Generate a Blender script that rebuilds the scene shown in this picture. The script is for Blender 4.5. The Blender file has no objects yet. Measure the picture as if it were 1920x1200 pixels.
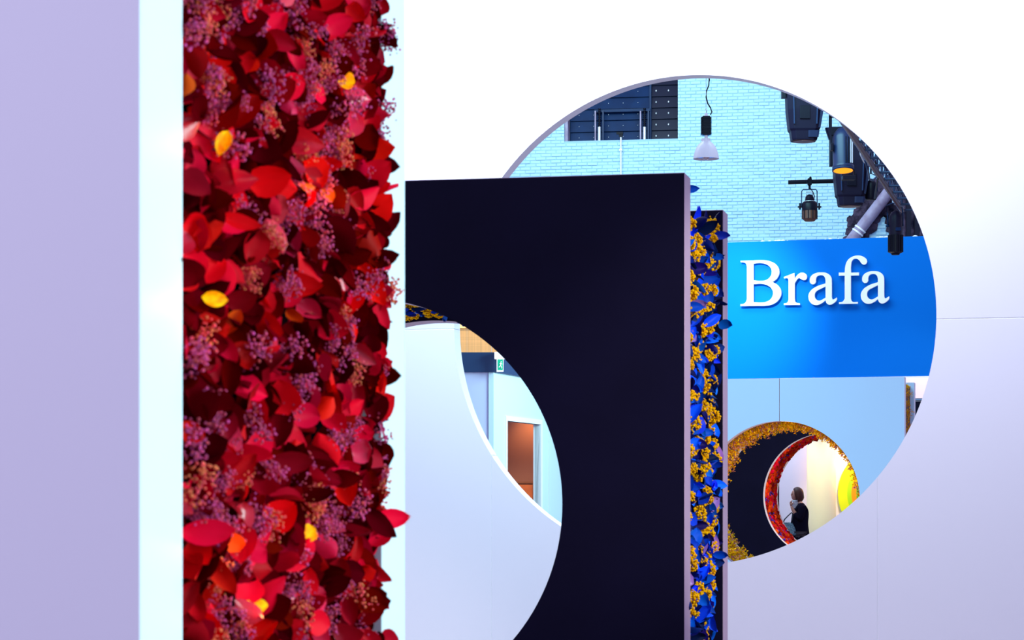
import bpy, bmesh, math, random
from mathutils import Vector, Matrix, Euler, noise
C = bpy.context.scene
COL = C.collection
PI = math.pi
rnd = random.Random(7)

# ------------------------------------------------------------------ camera, sky, lamps, exposure
F = 1920 * 85 / 36.0          # focal length in pixels of the 1920 frame
HZ = 942.0                    # row of the eye level
EYE = 1.46                    # camera height
cam = bpy.data.cameras.new('camera'); camo = bpy.data.objects.new('camera', cam); COL.objects.link(camo)
cam.lens = 85; cam.sensor_width = 36; cam.shift_y = (HZ - 600) / 1920.0
cam.clip_end = 300
camo.location = (0, 0, EYE); camo.rotation_euler = (PI / 2, 0, 0)
cam.dof.use_dof = True; cam.dof.focus_distance = 36; cam.dof.aperture_fstop = 11
C.camera = camo
w = bpy.data.worlds.new('hall_daylight'); C.world = w; w.use_nodes = True
bg = w.node_tree.nodes['Background']
bg.inputs[0].default_value = (0.60, 0.575, 0.99, 1); bg.inputs[1].default_value = 0.80
C.view_settings.view_transform = 'Standard'; C.view_settings.look = 'None'
C.view_settings.gamma = 1; C.view_settings.use_curve_mapping = False
C.view_settings.exposure = 0.0

def area(name, loc, aim, sx, sy, power, col, spread=180):
    l = bpy.data.lights.new(name, 'AREA'); l.shape = 'RECTANGLE'; l.size = sx; l.size_y = sy
    l.energy = power; l.color = col; l.spread = math.radians(spread)
    o = bpy.data.objects.new(name, l); COL.objects.link(o)
    o.location = loc
    o.rotation_euler = (Vector(aim) - Vector(loc)).to_track_quat('-Z', 'Y').to_euler()
    return o
area('skylight_over_wall', (-0.2, 15.5, 8.0), (0.9, 18.0, 4.6), 7.0, 1.2, 330, (0.80, 0.92, 1.0), 100)
area('window_daylight_right', (5.0, 4.6, 2.6), (-0.6, 5.0, 1.7), 3.0, 3.0, 125, (0.50, 1.0, 1.0), 95)
area('front_panel_fill', (-3.2, 0.6, 3.4), (-1.2, 4.5, 1.4), 1.2, 1.2, 66, (0.84, 0.80, 1.0))  # unseen fill added to lift the nearest white panel
area('skylight_far', (1.5, 44.0, 12.0), (4.0, 52.0, 5.5), 12.0, 3.0, 950, (0.62, 0.95, 1.0))
area('skylight_middle', (1.6, 27.5, 8.0), (4.6, 34.5, 2.4), 5.0, 2.0, 480, (0.40, 0.90, 1.0))
def spot(name, loc, aim, power, col, deg, blend=.6, soft=.15):
    l = bpy.data.lights.new(name, 'SPOT'); l.energy = power; l.color = col; l.spot_size = math.radians(deg); l.spot_blend = blend; l.shadow_soft_size = soft
    o = bpy.data.objects.new(name, l); COL.objects.link(o); o.location = loc
    o.rotation_euler = (Vector(aim) - Vector(loc)).to_track_quat('-Z', 'Y').to_euler()
spot('flower_end_fill', (5.0, 9.0, 4.6), (1.15, 13.7, 1.9), 1500, (1.0, .95, .9), 24)  # added fill brightening the flowers in the black stand's end
spot('fern_rim_fill', (3.75, 34.6, .62), (3.75, 34.6, 2.6), 120, (1.0, .85, .6), 150)  # added fill inside the rim so the fern reads golden
spot('blue_rim_fill', (-.75, 14.1, .6), (-.45, 14.1, 2.6), 75, (.9, .92, 1.0), 120)  # added fill for the blue petals under the hole's top
spot('booth_inner_fill', (.0, 24.0, 2.25), (.12, 25.0, 1.4), 110, (1, .6, .3), 50)  # added fill for the wooden panel and the figurine
spot('carnation_fill', (7.6, 41.2, 3.1), (4.9, 43.5, 1.2), 300, (1.0, .9, .85), 60)  # added fill aimed at the carnations on the inner rim
spot('pink_wall_fill', (8.0, 43.2, 4.6), (7.8, 45.2, 3.6), 160, (1.0, .9, .95), 70)  # added fill; the pink panel is too grey without it
spot('mesh_fill', (-.2, 25.2, 5.0), (-.4, 26.6, 3.1), 180, (1.0, .85, .55), 70)  # added fill to brighten the gold mesh
spot('fill_behind_black_stand', (0.3, 15.9, 6.3), (-0.7, 18.4, 1.6), 620, (.20, .82, 1.0), 50, 1.0)  # bodiless cyan fill added for the lower left of the white wall
spot('lamp_on_fascia', (3.0, 43.0, 7.8), (4.3, 48.6, 5.3), 3600, (.40, .98, 1.0), 42, 1.0)
area('booth_daylight', (2.6, 20.8, 3.4), (0.3, 23.2, 1.9), 1.5, 1.5, 190, (0.55, 0.97, 1.0))

# ------------------------------------------------------------------ helpers
def P(px, py, Y):
    return Vector(((px - 960) / F * Y, Y, EYE + (HZ - py) / F * Y))

def tag(o, label=None, cat=None, group=None, kind=None):
    if label: o['label'] = label
    if cat: o['category'] = cat
    if group: o['group'] = group
    if kind: o['kind'] = kind
    return o

def empty(name, loc=(0, 0, 0), rz=0.0, **k):
    o = bpy.data.objects.new(name, None); COL.objects.link(o)
    o.location = loc; o.rotation_euler = (0, 0, rz); o.empty_display_size = .1
    return tag(o, **k)

class Fr:
    """an upright frame standing in the hall: x along the wall, y into depth, z up"""
    def __init__(s, px, Y, deg):
        s.O = Vector(((px - 960) / F * Y, Y)); t = math.radians(deg); s.t = t
        s.u = Vector((math.cos(t), -math.sin(t))); s.d = Vector((math.sin(t), math.cos(t)))
    def hit(s, px, py, b=0.0):
        r = Vector(((px - 960) / F, 1.0)); k = (b + s.O.dot(s.d)) / r.dot(s.d)
        return ((r * k - s.O).dot(s.u), EYE + (HZ - py) / F * k)
    def root(s, name, **k):
        return empty(name, (s.O.x, s.O.y, 0), -s.t, **k)

def link(name, me, mats, parent=None, loc=None, rot=None, scale=None):
    o = bpy.data.objects.new(name, me); COL.objects.link(o)
    if mats is not None:
        for m in (mats if isinstance(mats, (list, tuple)) else [mats]): me.materials.append(m)
    if parent is not None: o.parent = parent
    if loc is not None: o.location = loc
    if rot is not None: o.rotation_euler = rot
    if scale is not None: o.scale = (scale,) * 3
    return o

class MB:
    def __init__(s): s.v = []; s.f = []; s.sm = []; s.mi = []; s.m = 0
    def add(s, vs, fs, smooth=False, M=None):
        n = len(s.v)
        for p in vs:
            p = Vector(p)
            s.v.append(M @ p if M is not None else p)
        for f in fs: s.f.append([i + n for i in f]); s.sm.append(smooth); s.mi.append(s.m)
        return s
    def box(s, a, b, M=None):
        x0, y0, z0 = a; x1, y1, z1 = b
        vs = [(x0,y0,z0),(x1,y0,z0),(x1,y1,z0),(x0,y1,z0),(x0,y0,z1),(x1,y0,z1),(x1,y1,z1),(x0,y1,z1)]
        return s.add(vs, [(0,3,2,1),(4,5,6,7),(0,1,5,4),(1,2,6,5),(2,3,7,6),(3,0,4,7)], False, M)
    def cyl(s, p0, p1, r0, r1=None, n=16, cap=True, smooth=True, M=None):
        r1 = r0 if r1 is None else r1
        p0 = Vector(p0); p1 = Vector(p1); q = (p1 - p0).to_track_quat('Z', 'Y').to_matrix()
        vs = []
        for p, r in ((p0, r0), (p1, r1)):
            for i in range(n):
                a = 2 * PI * i / n; vs.append(p + q @ Vector((r * math.cos(a), r * math.sin(a), 0)))
        fs = [(i, (i + 1) % n, n + (i + 1) % n, n + i) for i in range(n)]
        s.add(vs, fs, smooth, M)
        if cap:
            s.add(vs[:n], [tuple(range(n))[::-1]], False, M); s.add(vs[n:], [tuple(range(n))], False, M)
        return s
    def tube(s, pts, r, n=8, M=None):
        pts = [Vector(p) for p in pts]; rings = []
        for i, p in enumerate(pts):
            d = (pts[min(i + 1, len(pts) - 1)] - pts[max(i - 1, 0)]).normalized()
            q = d.to_track_quat('Z', 'Y').to_matrix()
            rr = r[i] if isinstance(r, (list, tuple)) else r
            rings.append([p + q @ Vector((rr * math.cos(2 * PI * k / n), rr * math.sin(2 * PI * k / n), 0)) for k in range(n)])
        vs = [v for g in rings for v in g]
        fs = [(i * n + k, i * n + (k + 1) % n, (i + 1) * n + (k + 1) % n, (i + 1) * n + k) for i in range(len(pts) - 1) for k in range(n)]
        fs += [tuple(range(n))[::-1], tuple(range((len(pts) - 1) * n, len(pts) * n))]
        return s.add(vs, fs, True, M)
    def lathe(s, prof, n=24, M=None, smooth=True):
        vs = [(r * math.cos(2 * PI * k / n), r * math.sin(2 * PI * k / n), z) for r, z in prof for k in range(n)]
        fs = [(i * n + k, i * n + (k + 1) % n, (i + 1) * n + (k + 1) % n, (i + 1) * n + k) for i in range(len(prof) - 1) for k in range(n)]
        return s.add(vs, fs, smooth, M)
    def loft(s, secs, M=None, ch=.3):
        """octagonal sections (z, half width, half depth, cx, cy)"""
        rings = []
        for z, hx, hy, *c in secs:
            cx, cy = c if c else (0, 0); k = ch
            o = [(hx, -hy * (1 - k)), (hx, hy * (1 - k)), (hx * (1 - k), hy), (-hx * (1 - k), hy), (-hx, hy * (1 - k)), (-hx, -hy * (1 - k)), (-hx * (1 - k), -hy), (hx * (1 - k), -hy)]
            rings.append([(cx + x, cy + y, z) for x, y in o])
        vs = [v for g in rings for v in g]; n = 8
        fs = [(i * n + k, i * n + (k + 1) % n, (i + 1) * n + (k + 1) % n, (i + 1) * n + k) for i in range(len(rings) - 1) for k in range(n)]
        fs += [tuple(range(n))[::-1], tuple(range((len(rings) - 1) * n, len(rings) * n))]
        return s.add(vs, fs, False, M)
    def ball(s, c, r, sub=1, sc=(1, 1, 1), M=None):
        v, f = ICO[sub]
        return s.add([Vector(c) + Vector((p.x * sc[0], p.y * sc[1], p.z * sc[2])) * r for p in v], f, True, M)
    def mesh(s, name='mesh'):
        me = bpy.data.meshes.new(name); me.from_pydata([tuple(p) for p in s.v], [], s.f)
        me.polygons.foreach_set('use_smooth', s.sm); me.polygons.foreach_set('material_index', s.mi); me.update()
        return me
    def build(s, name, mat, parent=None, fixn=False, bevel=0, **k):
        me = s.mesh(name)
        if fixn or bevel:
            bm = bmesh.new(); bm.from_mesh(me)
            bmesh.ops.recalc_face_normals(bm, faces=bm.faces)
            if bevel: bmesh.ops.bevel(bm, geom=list(bm.edges), offset=bevel, segments=2, affect='EDGES', profile=.5)
            bm.to_mesh(me); bm.free()
        o = link(name, me, mat, parent, **k); return o

ICO = {}
for s_ in (1, 2, 3):
    b_ = bmesh.new(); bmesh.ops.create_icosphere(b_, subdivisions=s_, radius=1.0); b_.verts.ensure_lookup_table()
    ICO[s_] = ([v.co.copy() for v in b_.verts], [[v.index for v in f.verts] for f in b_.faces]); b_.free()

# ------------------------------------------------------------------ materials
def mat(name, col, rough=.5, metal=0.0, spec=.5, vary=0.0, hue=0.0, bump=0.0, bscale=40, emit=None, estr=0.0, noise_col=None, nscale=3.0, sheen=0.0, trans=0.0, coord='Object'):
    m = bpy.data.materials.new(name); m.use_nodes = True; nt = m.node_tree; N = nt.nodes; L = nt.links
    b = N['Principled BSDF']
    b.inputs['Base Color'].default_value = (*col, 1); b.inputs['Roughness'].default_value = rough
    b.inputs['Metallic'].default_value = metal; b.inputs['Specular IOR Level'].default_value = spec
    if sheen: b.inputs['Sheen Weight'].default_value = sheen
    if trans:
        b.inputs['Subsurface Weight'].default_value = trans; b.inputs['Subsurface Radius'].default_value = (.02, .01, .01)
        b.inputs['Subsurface Scale'].default_value = .5
    src = None
    tc = N.new('ShaderNodeTexCoord')
    if noise_col:
        nz = N.new('ShaderNodeTexNoise'); nz.inputs['Scale'].default_value = nscale; nz.inputs['Detail'].default_value = 6
        L.new(tc.outputs[coord], nz.inputs['Vector'])
        r = N.new('ShaderNodeValToRGB'); r.color_ramp.elements[0].position = .35; r.color_ramp.elements[1].position = .65
        r.color_ramp.elements[0].color = (*col, 1); r.color_ramp.elements[1].color = (*noise_col, 1)
        L.new(nz.outputs['Fac'], r.inputs['Fac']); src = r.outputs['Color']
    if vary or hue:
        oi = N.new('ShaderNodeObjectInfo'); ge = N.new('ShaderNodeNewGeometry')
        ad = N.new('ShaderNodeMath'); ad.operation = 'ADD'; L.new(oi.outputs['Random'], ad.inputs[0]); L.new(ge.outputs['Random Per Island'], ad.inputs[1])
        fr = N.new('ShaderNodeMath'); fr.operation = 'FRACT'; L.new(ad.outputs[0], fr.inputs[0])
        hs = N.new('ShaderNodeHueSaturation'); hs.inputs['Color'].default_value = (*col, 1)
        if src: L.new(src, hs.inputs['Color'])
        mp = N.new('ShaderNodeMapRange'); mp.inputs[3].default_value = 1 - vary; mp.inputs[4].default_value = 1 + vary
        L.new(fr.outputs[0], mp.inputs[0]); L.new(mp.outputs[0], hs.inputs['Value'])
        m2 = N.new('ShaderNodeMath'); m2.operation = 'MULTIPLY'; m2.inputs[1].default_value = 7.31; L.new(fr.outputs[0], m2.inputs[0])
        m3 = N.new('ShaderNodeMath'); m3.operation = 'FRACT'; L.new(m2.outputs[0], m3.inputs[0])
        mh = N.new('ShaderNodeMapRange'); mh.inputs[3].default_value = .5 - hue; mh.inputs[4].default_value = .5 + hue
        L.new(m3.outputs[0], mh.inputs[0]); L.new(mh.outputs[0], hs.inputs['Hue'])
        src = hs.outputs['Color']
    if src: L.new(src, b.inputs['Base Color'])
    if bump:
        n2 = N.new('ShaderNodeTexNoise'); n2.inputs['Scale'].default_value = bscale; n2.inputs['Detail'].default_value = 5
        L.new(tc.outputs[coord], n2.inputs['Vector'])
        bp = N.new('ShaderNodeBump'); bp.inputs['Strength'].default_value = bump; bp.inputs['Distance'].default_value = .01
        L.new(n2.outputs['Fac'], bp.inputs['Height']); L.new(bp.outputs['Normal'], b.inputs['Normal'])
    if emit:
        b.inputs['Emission Color'].default_value = (*emit, 1); b.inputs['Emission Strength'].default_value = estr
    return m
M = {}
M['white'] = mat('white_board_paint', (.78, .77, .84), .55, bump=.03, bscale=300)
M['white_edge'] = mat('white_board_edge', (.93, .95, .97), .5)
M['grey_line'] = mat('inner_board_paint', (.72, .62, .74), .5)
M['pale_blue'] = mat('pale_blue_board_paint', (.52, .73, .93), .55)
M['black'] = mat('black_board_paint', (.0052, .0045, .018), .5, spec=.07, noise_col=(.0062, .0055, .022), nscale=2.0, bump=.02, bscale=200)
M['mauve_edge'] = mat('mauve_board_edge', (.42, .32, .43), .6, spec=.2)
M['core'] = mat('dark_floral_foam', (.006, .002, .003), .95, spec=0, bump=.5, bscale=30)
M['core_blue'] = mat('dark_blue_foam', (.003, .004, .014), .95, spec=0)
M['core_brown'] = mat('brown_foam', (.16, .07, .02), .9, bump=.5, bscale=30)
M['red'] = mat('red_petal', (.74, .0006, .013), .5, spec=.06, vary=.6, hue=.004)
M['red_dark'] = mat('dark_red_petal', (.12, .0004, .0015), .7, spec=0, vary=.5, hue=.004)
M['crimson'] = mat('crimson_petal', (.82, .010, .040), .26, spec=.5, vary=.3, hue=.005)
M['orange'] = mat('orange_petal', (1.0, .12, .003), .4, spec=.1, vary=.15, hue=.012)
M['glow_petal'] = mat('golden_glow_petal', (1.0, .72, .0), .5, spec=.1, noise_col=(1.0, .22, .0), nscale=30)  # warm light on these petals is put into their colour
M['pink'] = mat('pink_blossom', (.66, .065, .17), .6, spec=.1, vary=.45, hue=.03)
M['salmon'] = mat('salmon_blossom', (.95, .13, .075), .6, spec=.1, vary=.25, hue=.02)
M['blue'] = mat('blue_petal', (.002, .095, .80), .45, spec=.12, vary=.6, hue=.015)
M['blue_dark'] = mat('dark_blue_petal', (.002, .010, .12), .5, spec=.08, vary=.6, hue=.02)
M['violet'] = mat('violet_petal', (.28, .16, .55), .4, vary=.3, hue=.03)
M['yellow'] = mat('yellow_bloom', (.90, .50, .001), .7, spec=.05, vary=.12, hue=.01, bump=.5, bscale=120)
M['fern'] = mat('golden_fern', (1.0, .55, .004), .7, spec=.1, vary=.45, hue=.035)
M['fern_pink'] = mat('rusty_pink_fern', (.60, .20, .14), .6, vary=.3)
M['carnation'] = mat('red_carnation', (.80, .030, .003), .7, spec=.05, vary=.65, hue=.015, bump=.8, bscale=60)
M['purple'] = mat('purple_blossom', (.12, .035, .50), .6, vary=.3)
M['mortar'] = mat('painted_mortar', (.40, .66, .84), .8)
M['brick'] = mat('painted_white_brick', (.53, .84, .93), .6, vary=.05, bump=.35, bscale=25)
M['fascia'] = mat('bright_blue_paint', (.0, .165, .66), .6, spec=.06)
M['letter'] = mat('white_letter', (1, 1, 1), .4)
M['steel_blue'] = mat('dark_blue_steel', (.002, .020, .080), .35, spec=.15, noise_col=(.003, .028, .105), nscale=4)
M['steel_brown'] = mat('dark_bronze_steel', (.005, .007, .030), .3, spec=.25)
M['steel'] = mat('bright_steel', (.75, .82, .86), .3, metal=.6)
M['alu'] = mat('brushed_aluminium', (.92, .92, .97), .35)
M['lamp_in'] = mat('lamp_reflector', (.75, .62, .62), .25, metal=.5)
M['blackmetal'] = mat('black_metal', (.004, .004, .012), .4, spec=.15)
M['navy'] = mat('navy_plastic', (.008, .006, .022), .45, spec=.15)
M['navy2'] = mat('blue_black_plastic', (.010, .018, .06), .35, spec=.3)
M['glow'] = mat('lamp_glow', (1, .4, .02), .5, emit=(1.0, .36, .015), estr=1.1)
M['rust'] = mat('copper_brown_metal', (.12, .045, .03), .4, spec=.4)
M['truss'] = mat('blue_grey_metal', (.015, .035, .10), .4, spec=.3)
M['rubble'] = mat('dark_rubble', (.006, .006, .015), .9, spec=.05, noise_col=(.10, .07, .11), nscale=5, bump=1, bscale=12)
M['duct'] = mat('mauve_grey_duct', (.42, .36, .50), .5, noise_col=(.28, .20, .30), nscale=5)
M['gold_mesh'] = mat('gold_mesh', (.95, .58, .24), .5, vary=.15)
M['gold_bar'] = mat('glowing_gold_bar', (1.0, .72, .30), .4, emit=(1, .62, .2), estr=.35)  # weak glow of its own, though the bar is no lamp
M['booth_blue'] = mat('dark_blue_fascia_paint', (.010, .045, .13), .5)
M['booth_white'] = mat('booth_white_paint', (.66, .86, .95), .5)
M['booth_left'] = mat('booth_lilac_paint', (.66, .72, .95), .5)
M['sign_green'] = mat('exit_sign_green', (.0, .42, .22), .4, emit=(0, .45, .25), estr=.5)
M['sign_white'] = mat('exit_sign_white', (1, 1, 1), .4, emit=(1, 1, 1), estr=.5)
M['brown'] = mat('brown_wall', (.15, .075, .085), .7)
M['wood'] = mat('swirled_wood', (.42, .13, .05), .4, noise_col=(.26, .07, .03), nscale=7)
M['gold'] = mat('gold', (1, .52, .02), .25, metal=.6)
M['lavender'] = mat('lavender_wall', (.80, .80, .98), .6)
M['cream'] = mat('cream_column', (1.0, .93, .62), .6)
M['pinkwall'] = mat('pale_pink_wall', (.98, .80, .86), .6)
M['lime'] = mat('lime_paint', (.72, 1, .0), .6); M['green'] = mat('yellow_green_paint', (.38, .9, .0), .6)
M['oran'] = mat('orange_paint', (1, .40, .0), .6); M['dgreen'] = mat('green_paint', (.10, .55, .02), .6)
M['floor'] = mat('dark_carpet', (.36, .28, .31), .9, bump=.3, bscale=200)
M['skin'] = mat('skin', (.60, .30, .24), .5); M['hair'] = mat('brown_hair', (.075, .022, .018), .45, bump=.5, bscale=60)
M['coat'] = mat('dark_navy_coat', (.007, .006, .022), .9, spec=.1, bump=.3, bscale=40); M['trouser'] = mat('grey_trousers', (.10, .09, .12), .8)
M['shoe'] = mat('black_shoe', (.01, .01, .01), .3); M['tissue'] = mat('pale_blue_tissue', (.62, .74, .88), .8)
M['bag'] = mat('blue_patterned_bag', (.05, .16, .30), .5, noise_col=(.30, .52, .62), nscale=45)
M['strap'] = mat('dark_strap', (.02, .03, .06), .5); M['dark_eye'] = mat('dark_eye', (.02, .01, .01), .3); M['lips'] = mat('lips', (.5, .14, .14), .4)

# ------------------------------------------------------------------ boards with round holes
def cutter(ac, zc, r, b0, b1, n=220):
    m = MB(); m.cyl((ac, b0 - .3, zc), (ac, b1 + .3, zc), r, n=n, smooth=False); me = m.mesh('cut')
    bm = bmesh.new(); bm.from_mesh(me); bmesh.ops.remove_doubles(bm, verts=bm.verts, dist=1e-5); bmesh.ops.recalc_face_normals(bm, faces=bm.faces); bm.to_mesh(me); bm.free()
    return bpy.data.objects.new('cut', me)

def cut_box(name, a0, a1, b0, b1, z0, z1, holes, mats, parent, bev=.003):
    m = MB(); m.box((a0, b0, z0), (a1, b1, z1)); me = m.mesh(name)
    bm = bmesh.new(); bm.from_mesh(me); bmesh.ops.recalc_face_normals(bm, faces=bm.faces)
    if bev: bmesh.ops.bevel(bm, geom=list(bm.edges), offset=bev, segments=1, affect='EDGES')
    bm.to_mesh(me); bm.free()
    if holes:
        o = bpy.data.objects.new('tmp', me); COL.objects.link(o); cs = []
        for (ac, zc, r) in holes:
            c = cutter(ac, zc, r, b0, b1); COL.objects.link(c); cs.append(c)
            md = o.modifiers.new('b', 'BOOLEAN'); md.operation = 'DIFFERENCE'; md.solver = 'EXACT'; md.object = c
        dg = bpy.context.evaluated_depsgraph_get(); me2 = bpy.data.meshes.new_from_object(o.evaluated_get(dg))
        for x in cs + [o]: bpy.data.objects.remove(x)
        me = me2; me.name = name
    me.materials.clear()
    for x in mats: me.materials.append(x)
    for p in me.polygons:
        p.material_index = 0 if abs(p.normal.y) > .8 else (1 if len(mats) > 1 else 0)
    o = bpy.data.objects.new(name, me); COL.objects.link(o); o.parent = parent
    return o

# ------------------------------------------------------------------ flower pieces
def petal_mesh(name, L, W, cup, curl, pt=.8, twist=0.0, seed=0, nx=4, ny=6):
    r = random.Random(seed); vs = []; fs = []
    for j in range(ny + 1):
        t = j / ny; wdt = W * max(0.0, math.sin(PI * min(1, t ** pt))) ** .62 if 0 < t < 1 else W * .04
        for i in range(nx + 1):
            s = -1 + 2 * i / nx
            p = Vector((s * wdt / 2, L * t, cup * W * s * s * (.4 + .6 * math.sin(PI * t)) + curl * L * t * t + .03 * L * math.sin(6 * t + 3 * s + seed)))
            if twist: p = Matrix.Rotation(twist * t, 3, 'Y') @ p
            vs.append(p)
    for j in range(ny):
        for i in range(nx):
            a = j * (nx + 1) + i; fs.append((a, a + 1, a + nx + 2, a + nx + 1))
    m = MB(); m.add(vs, fs, True); return m

def blossom(seed, n=120, R=.024, r0=.0025, long=1.3):
    r = random.Random(seed); m = MB()
    for k in range(n):
        d = Vector((max(-1.9, min(1.9, r.gauss(0, 1))) * R * .42, max(-1.9, min(1.9, r.gauss(0, 1))) * R * .42, r.uniform(-1, 1) * R * long))
        m.ball(d, r0 * r.uniform(.7, 1.3), 1)
    m.tube([(0, 0, -R * long), (0, .01, 0), (0, 0, R * long * .7)], .0015, 4)
    return m

def cockscomb(seed, R=.043, n=110):
    r = random.Random(seed); m = MB()
    for k in range(n):
        v = Vector((r.gauss(0, 1), r.gauss(0, 1), r.gauss(0, 1))).normalized() * R * r.uniform(.6, 1)
        if v.z < 0: v.z *= .4
        m.ball(v, R * r.uniform(.12, .22), 1, (r.uniform(.7, 1.3), r.uniform(.7, 1.3), 1))
    if seed % 3 == 0:
        for k in range(7):
            m.ball((R * (.6 + .2 * k), R * .12 * k, R * .1 * (k % 3)), R * (.26 - .025 * k), 1)
    return m

def carnation_mesh(seed, R=.036):
    v, f = ICO[3]; m = MB()
    m.add([p * R * (1 + .26 * noise.noise(p * 4.2 + Vector((seed * 9, 0, 0)))) for p in v], f, True); return m

def sprig(seed, L=.12):
    r = random.Random(seed); m = MB(); pts = []
    bx = r.uniform(-.3, .3)
    for k in range(7):
        t = k / 6; pts.append(Vector((bx * L * t * t, .06 * L * math.sin(4 * t), L * t)))
    m.tube(pts, [.003 * (1 - .6 * k / 6) for k in range(7)], 3)
    for k in range(26):
        t = r.uniform(.12, 1); p = Vector((bx * L * t * t, .06 * L * math.sin(4 * t), L * t))
        d = Vector((r.uniform(-1, 1), r.uniform(-1, 1), r.uniform(.2, 1))).normalized() * L * r.uniform(.12, .26)
        s = d.cross(Vector((r.random(), r.random(), .2))).normalized() * .0045
        m.add([p - s, p + s, p + d * .6 + s * 1.1, p + d, p + d * .6 - s * 1.1], [(0, 1, 2, 3, 4)])
    return m

class Kit:
    """several shapes of one kind; each material gets its own mesh copy, shared between pieces"""
    def __init__(s, mbs): s.mbs = mbs; s.c = {}
    def me(s, i, mt):
        k = (i % len(s.mbs), mt)
        if k not in s.c:
            me = s.mbs[k[0]].mesh('piece'); me.materials.append(M[mt]); s.c[k] = me
        return s.c[k]
red_kit = Kit([petal_mesh('p', .075, .058, .25, .15, .75, 0, 1), petal_mesh('p', .085, .050, .35, -.25, .95, .3, 2), petal_mesh('p', .070, .066, .12, .05, .7, 0, 3),
               petal_mesh('p', .095, .046, .3, .3, 1.05, -.4, 4), petal_mesh('p', .060, .060, .3, .35, .65, 0, 5), petal_mesh('p', .080, .055, -.2, .2, .9, .5, 6)])
blue_kit = Kit([petal_mesh('p', .135, .066, .3, .2, .95, 0, 11), petal_mesh('p', .120, .060, .4, -.3, 1.0, .3, 12), petal_mesh('p', .110, .075, .2, .3, .8, 0, 13), petal_mesh('p', .145, .056, .3, .1, 1.1, -.5, 14)])
blos_kit = Kit([blossom(i) for i in range(5)])
cock_kit = Kit([cockscomb(i) for i in range(6)])
carn_kit = Kit([carnation_mesh(i) for i in range(5)])
purp_kit = Kit([blossom(i + 40, 16, .03, .011, 1.0) for i in range(3)])
sprig_kit = Kit([sprig(i, .13) for i in range(6)])

def orient(n, r, jit=.6, spin=None):
    """rotation taking +Z near direction n"""
    v = (Vector(n) + Vector((r.gauss(0, jit), r.gauss(0, jit), r.gauss(0, jit)))).normalized()
    return (v.to_track_quat('Z', 'Y').to_matrix() @ Matrix.Rotation(r.uniform(0, 2 * PI) if spin is None else spin, 3, 'Z')).to_4x4()

def place(kit, i, mt, name, parent, Mx, label=None):
    o = bpy.data.objects.new(name, kit.me(i, mt)); COL.objects.link(o); o.parent = parent
    o.matrix_local = Mx
    if label: o['label'] = label
    return o

def mass(items, name, parent, mats):
    """items: (kit, index, matrix, material slot) joined into one uncountable mass"""
    m = MB()
    for kit, i, Mx, s in items:
        t = kit.mbs[i % len(kit.mbs)]; m.m = s; m.add(t.v, t.f, True, Mx)
    o = m.build(name, [M[x] for x in mats], parent); o['kind'] = 'stuff'; return o

T_, G1, G2 = .225, 1.69, 1.915      # board thickness, start and end of the rear board
R_, ZC, TOP = 1.107, EYE, EYE + 1.775

def stand(fr, name, label, ac, width, facem, edgem, corem, zc=ZC, r=R_, top=TOP, a1=0.0, t=T_, recess=.07):
    root = fr.root(name, label=label, cat='display stand')
    cut_box('front_board', a1 - width, a1, 0, t, 0, top, [(ac, zc, r)], [facem, edgem], root)
    cut_box('rear_board', a1 - width, a1, G1, G2, 0, top, [(ac, zc, r)], [facem, edgem], root)
    cut_box('backing', a1 - width + recess, a1 - recess, t, G1, 0.0, top - .24, [(ac, zc, r + recess)], [corem], root, bev=0)
    return root

# ================================================================== THE SETTING
fl = MB(); fl.box((-30, -3, -.2), (34, 62, 0)); fl.build('floor', M['floor'])['kind'] = 'structure'

# far brick wall -----------------------------------------------------------------------------
frB = Fr(1300, 52, 9.5)
wallB = frB.root('wall_back', kind='structure')
wx0, wz0 = frB.hit(1058, 265); wx1, _ = frB.hit(1271, 262); wz1 = frB.hit(1165, 95)[1]
base = MB()
base.box((-16, 0, 0), (wx0, .45, 12)); base.box((wx1, 0, 0), (16, .45, 12)); base.box((wx0, 0, 0), (wx1, .45, wz0)); base.box((wx0, 0, wz1), (wx1, .45, 12))
base.build('masonry', M['mortar'], wallB)
BL, BH = .225, .0705
brk = MB(); brk.box((0, -.014, 0), (BL - .013, .03, BH - .0105))
bme = brk.mesh('brick'); bme.materials.append(M['brick'])
bb = bmesh.new(); bb.from_mesh(bme); bmesh.ops.bevel(bb, geom=[e for e in bb.edges if min(v.co.y for v in e.verts) < 0 and max(v.co.y for v in e.verts) < 0], offset=.006, segments=1, affect='EDGES'); bb.to_mesh(bme); bb.free()
bax0 = frB.hit(900, 300)[0]; bax1 = frB.hit(1760, 300)[0]; bz0 = frB.hit(1400, 470)[1]; bz1 = frB.hit(1400, 120)[1]
cands = []; part_b = []
row = 0; z = bz0
while z < bz1:
    x = bax0 + (.5 * BL if row % 2 else 0) + rnd.uniform(-.01, .01)
    while x < bax1:
        if not (x + BL > wx0 - .01 and x < wx1 + .01 and z + BH > wz0 - .01):
            cands.append((x, z))
        elif x < wx0 - .05: part_b.append((x, z, (wx0 - x) / (BL - .013)))
        elif x + BL > wx1 + .05 and x < wx1 + .01: part_b.append((wx1, z, (x + BL - wx1 - .013) / (BL - .013)))
        x += BL
    z += BH; row += 1
cx, cz = frB.hit(1390, 300)
hx, hz = frB.hit(1640, 400)
keep = sorted(cands, key=lambda c: max(abs(c[0] - cx) * .62, abs(c[1] - cz)))
solo = set(keep[:300]); massb = MB(); bt = [v.co.copy() for v in bme.vertices]; bf = [list(p.vertices) for p in bme.polygons]
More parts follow.
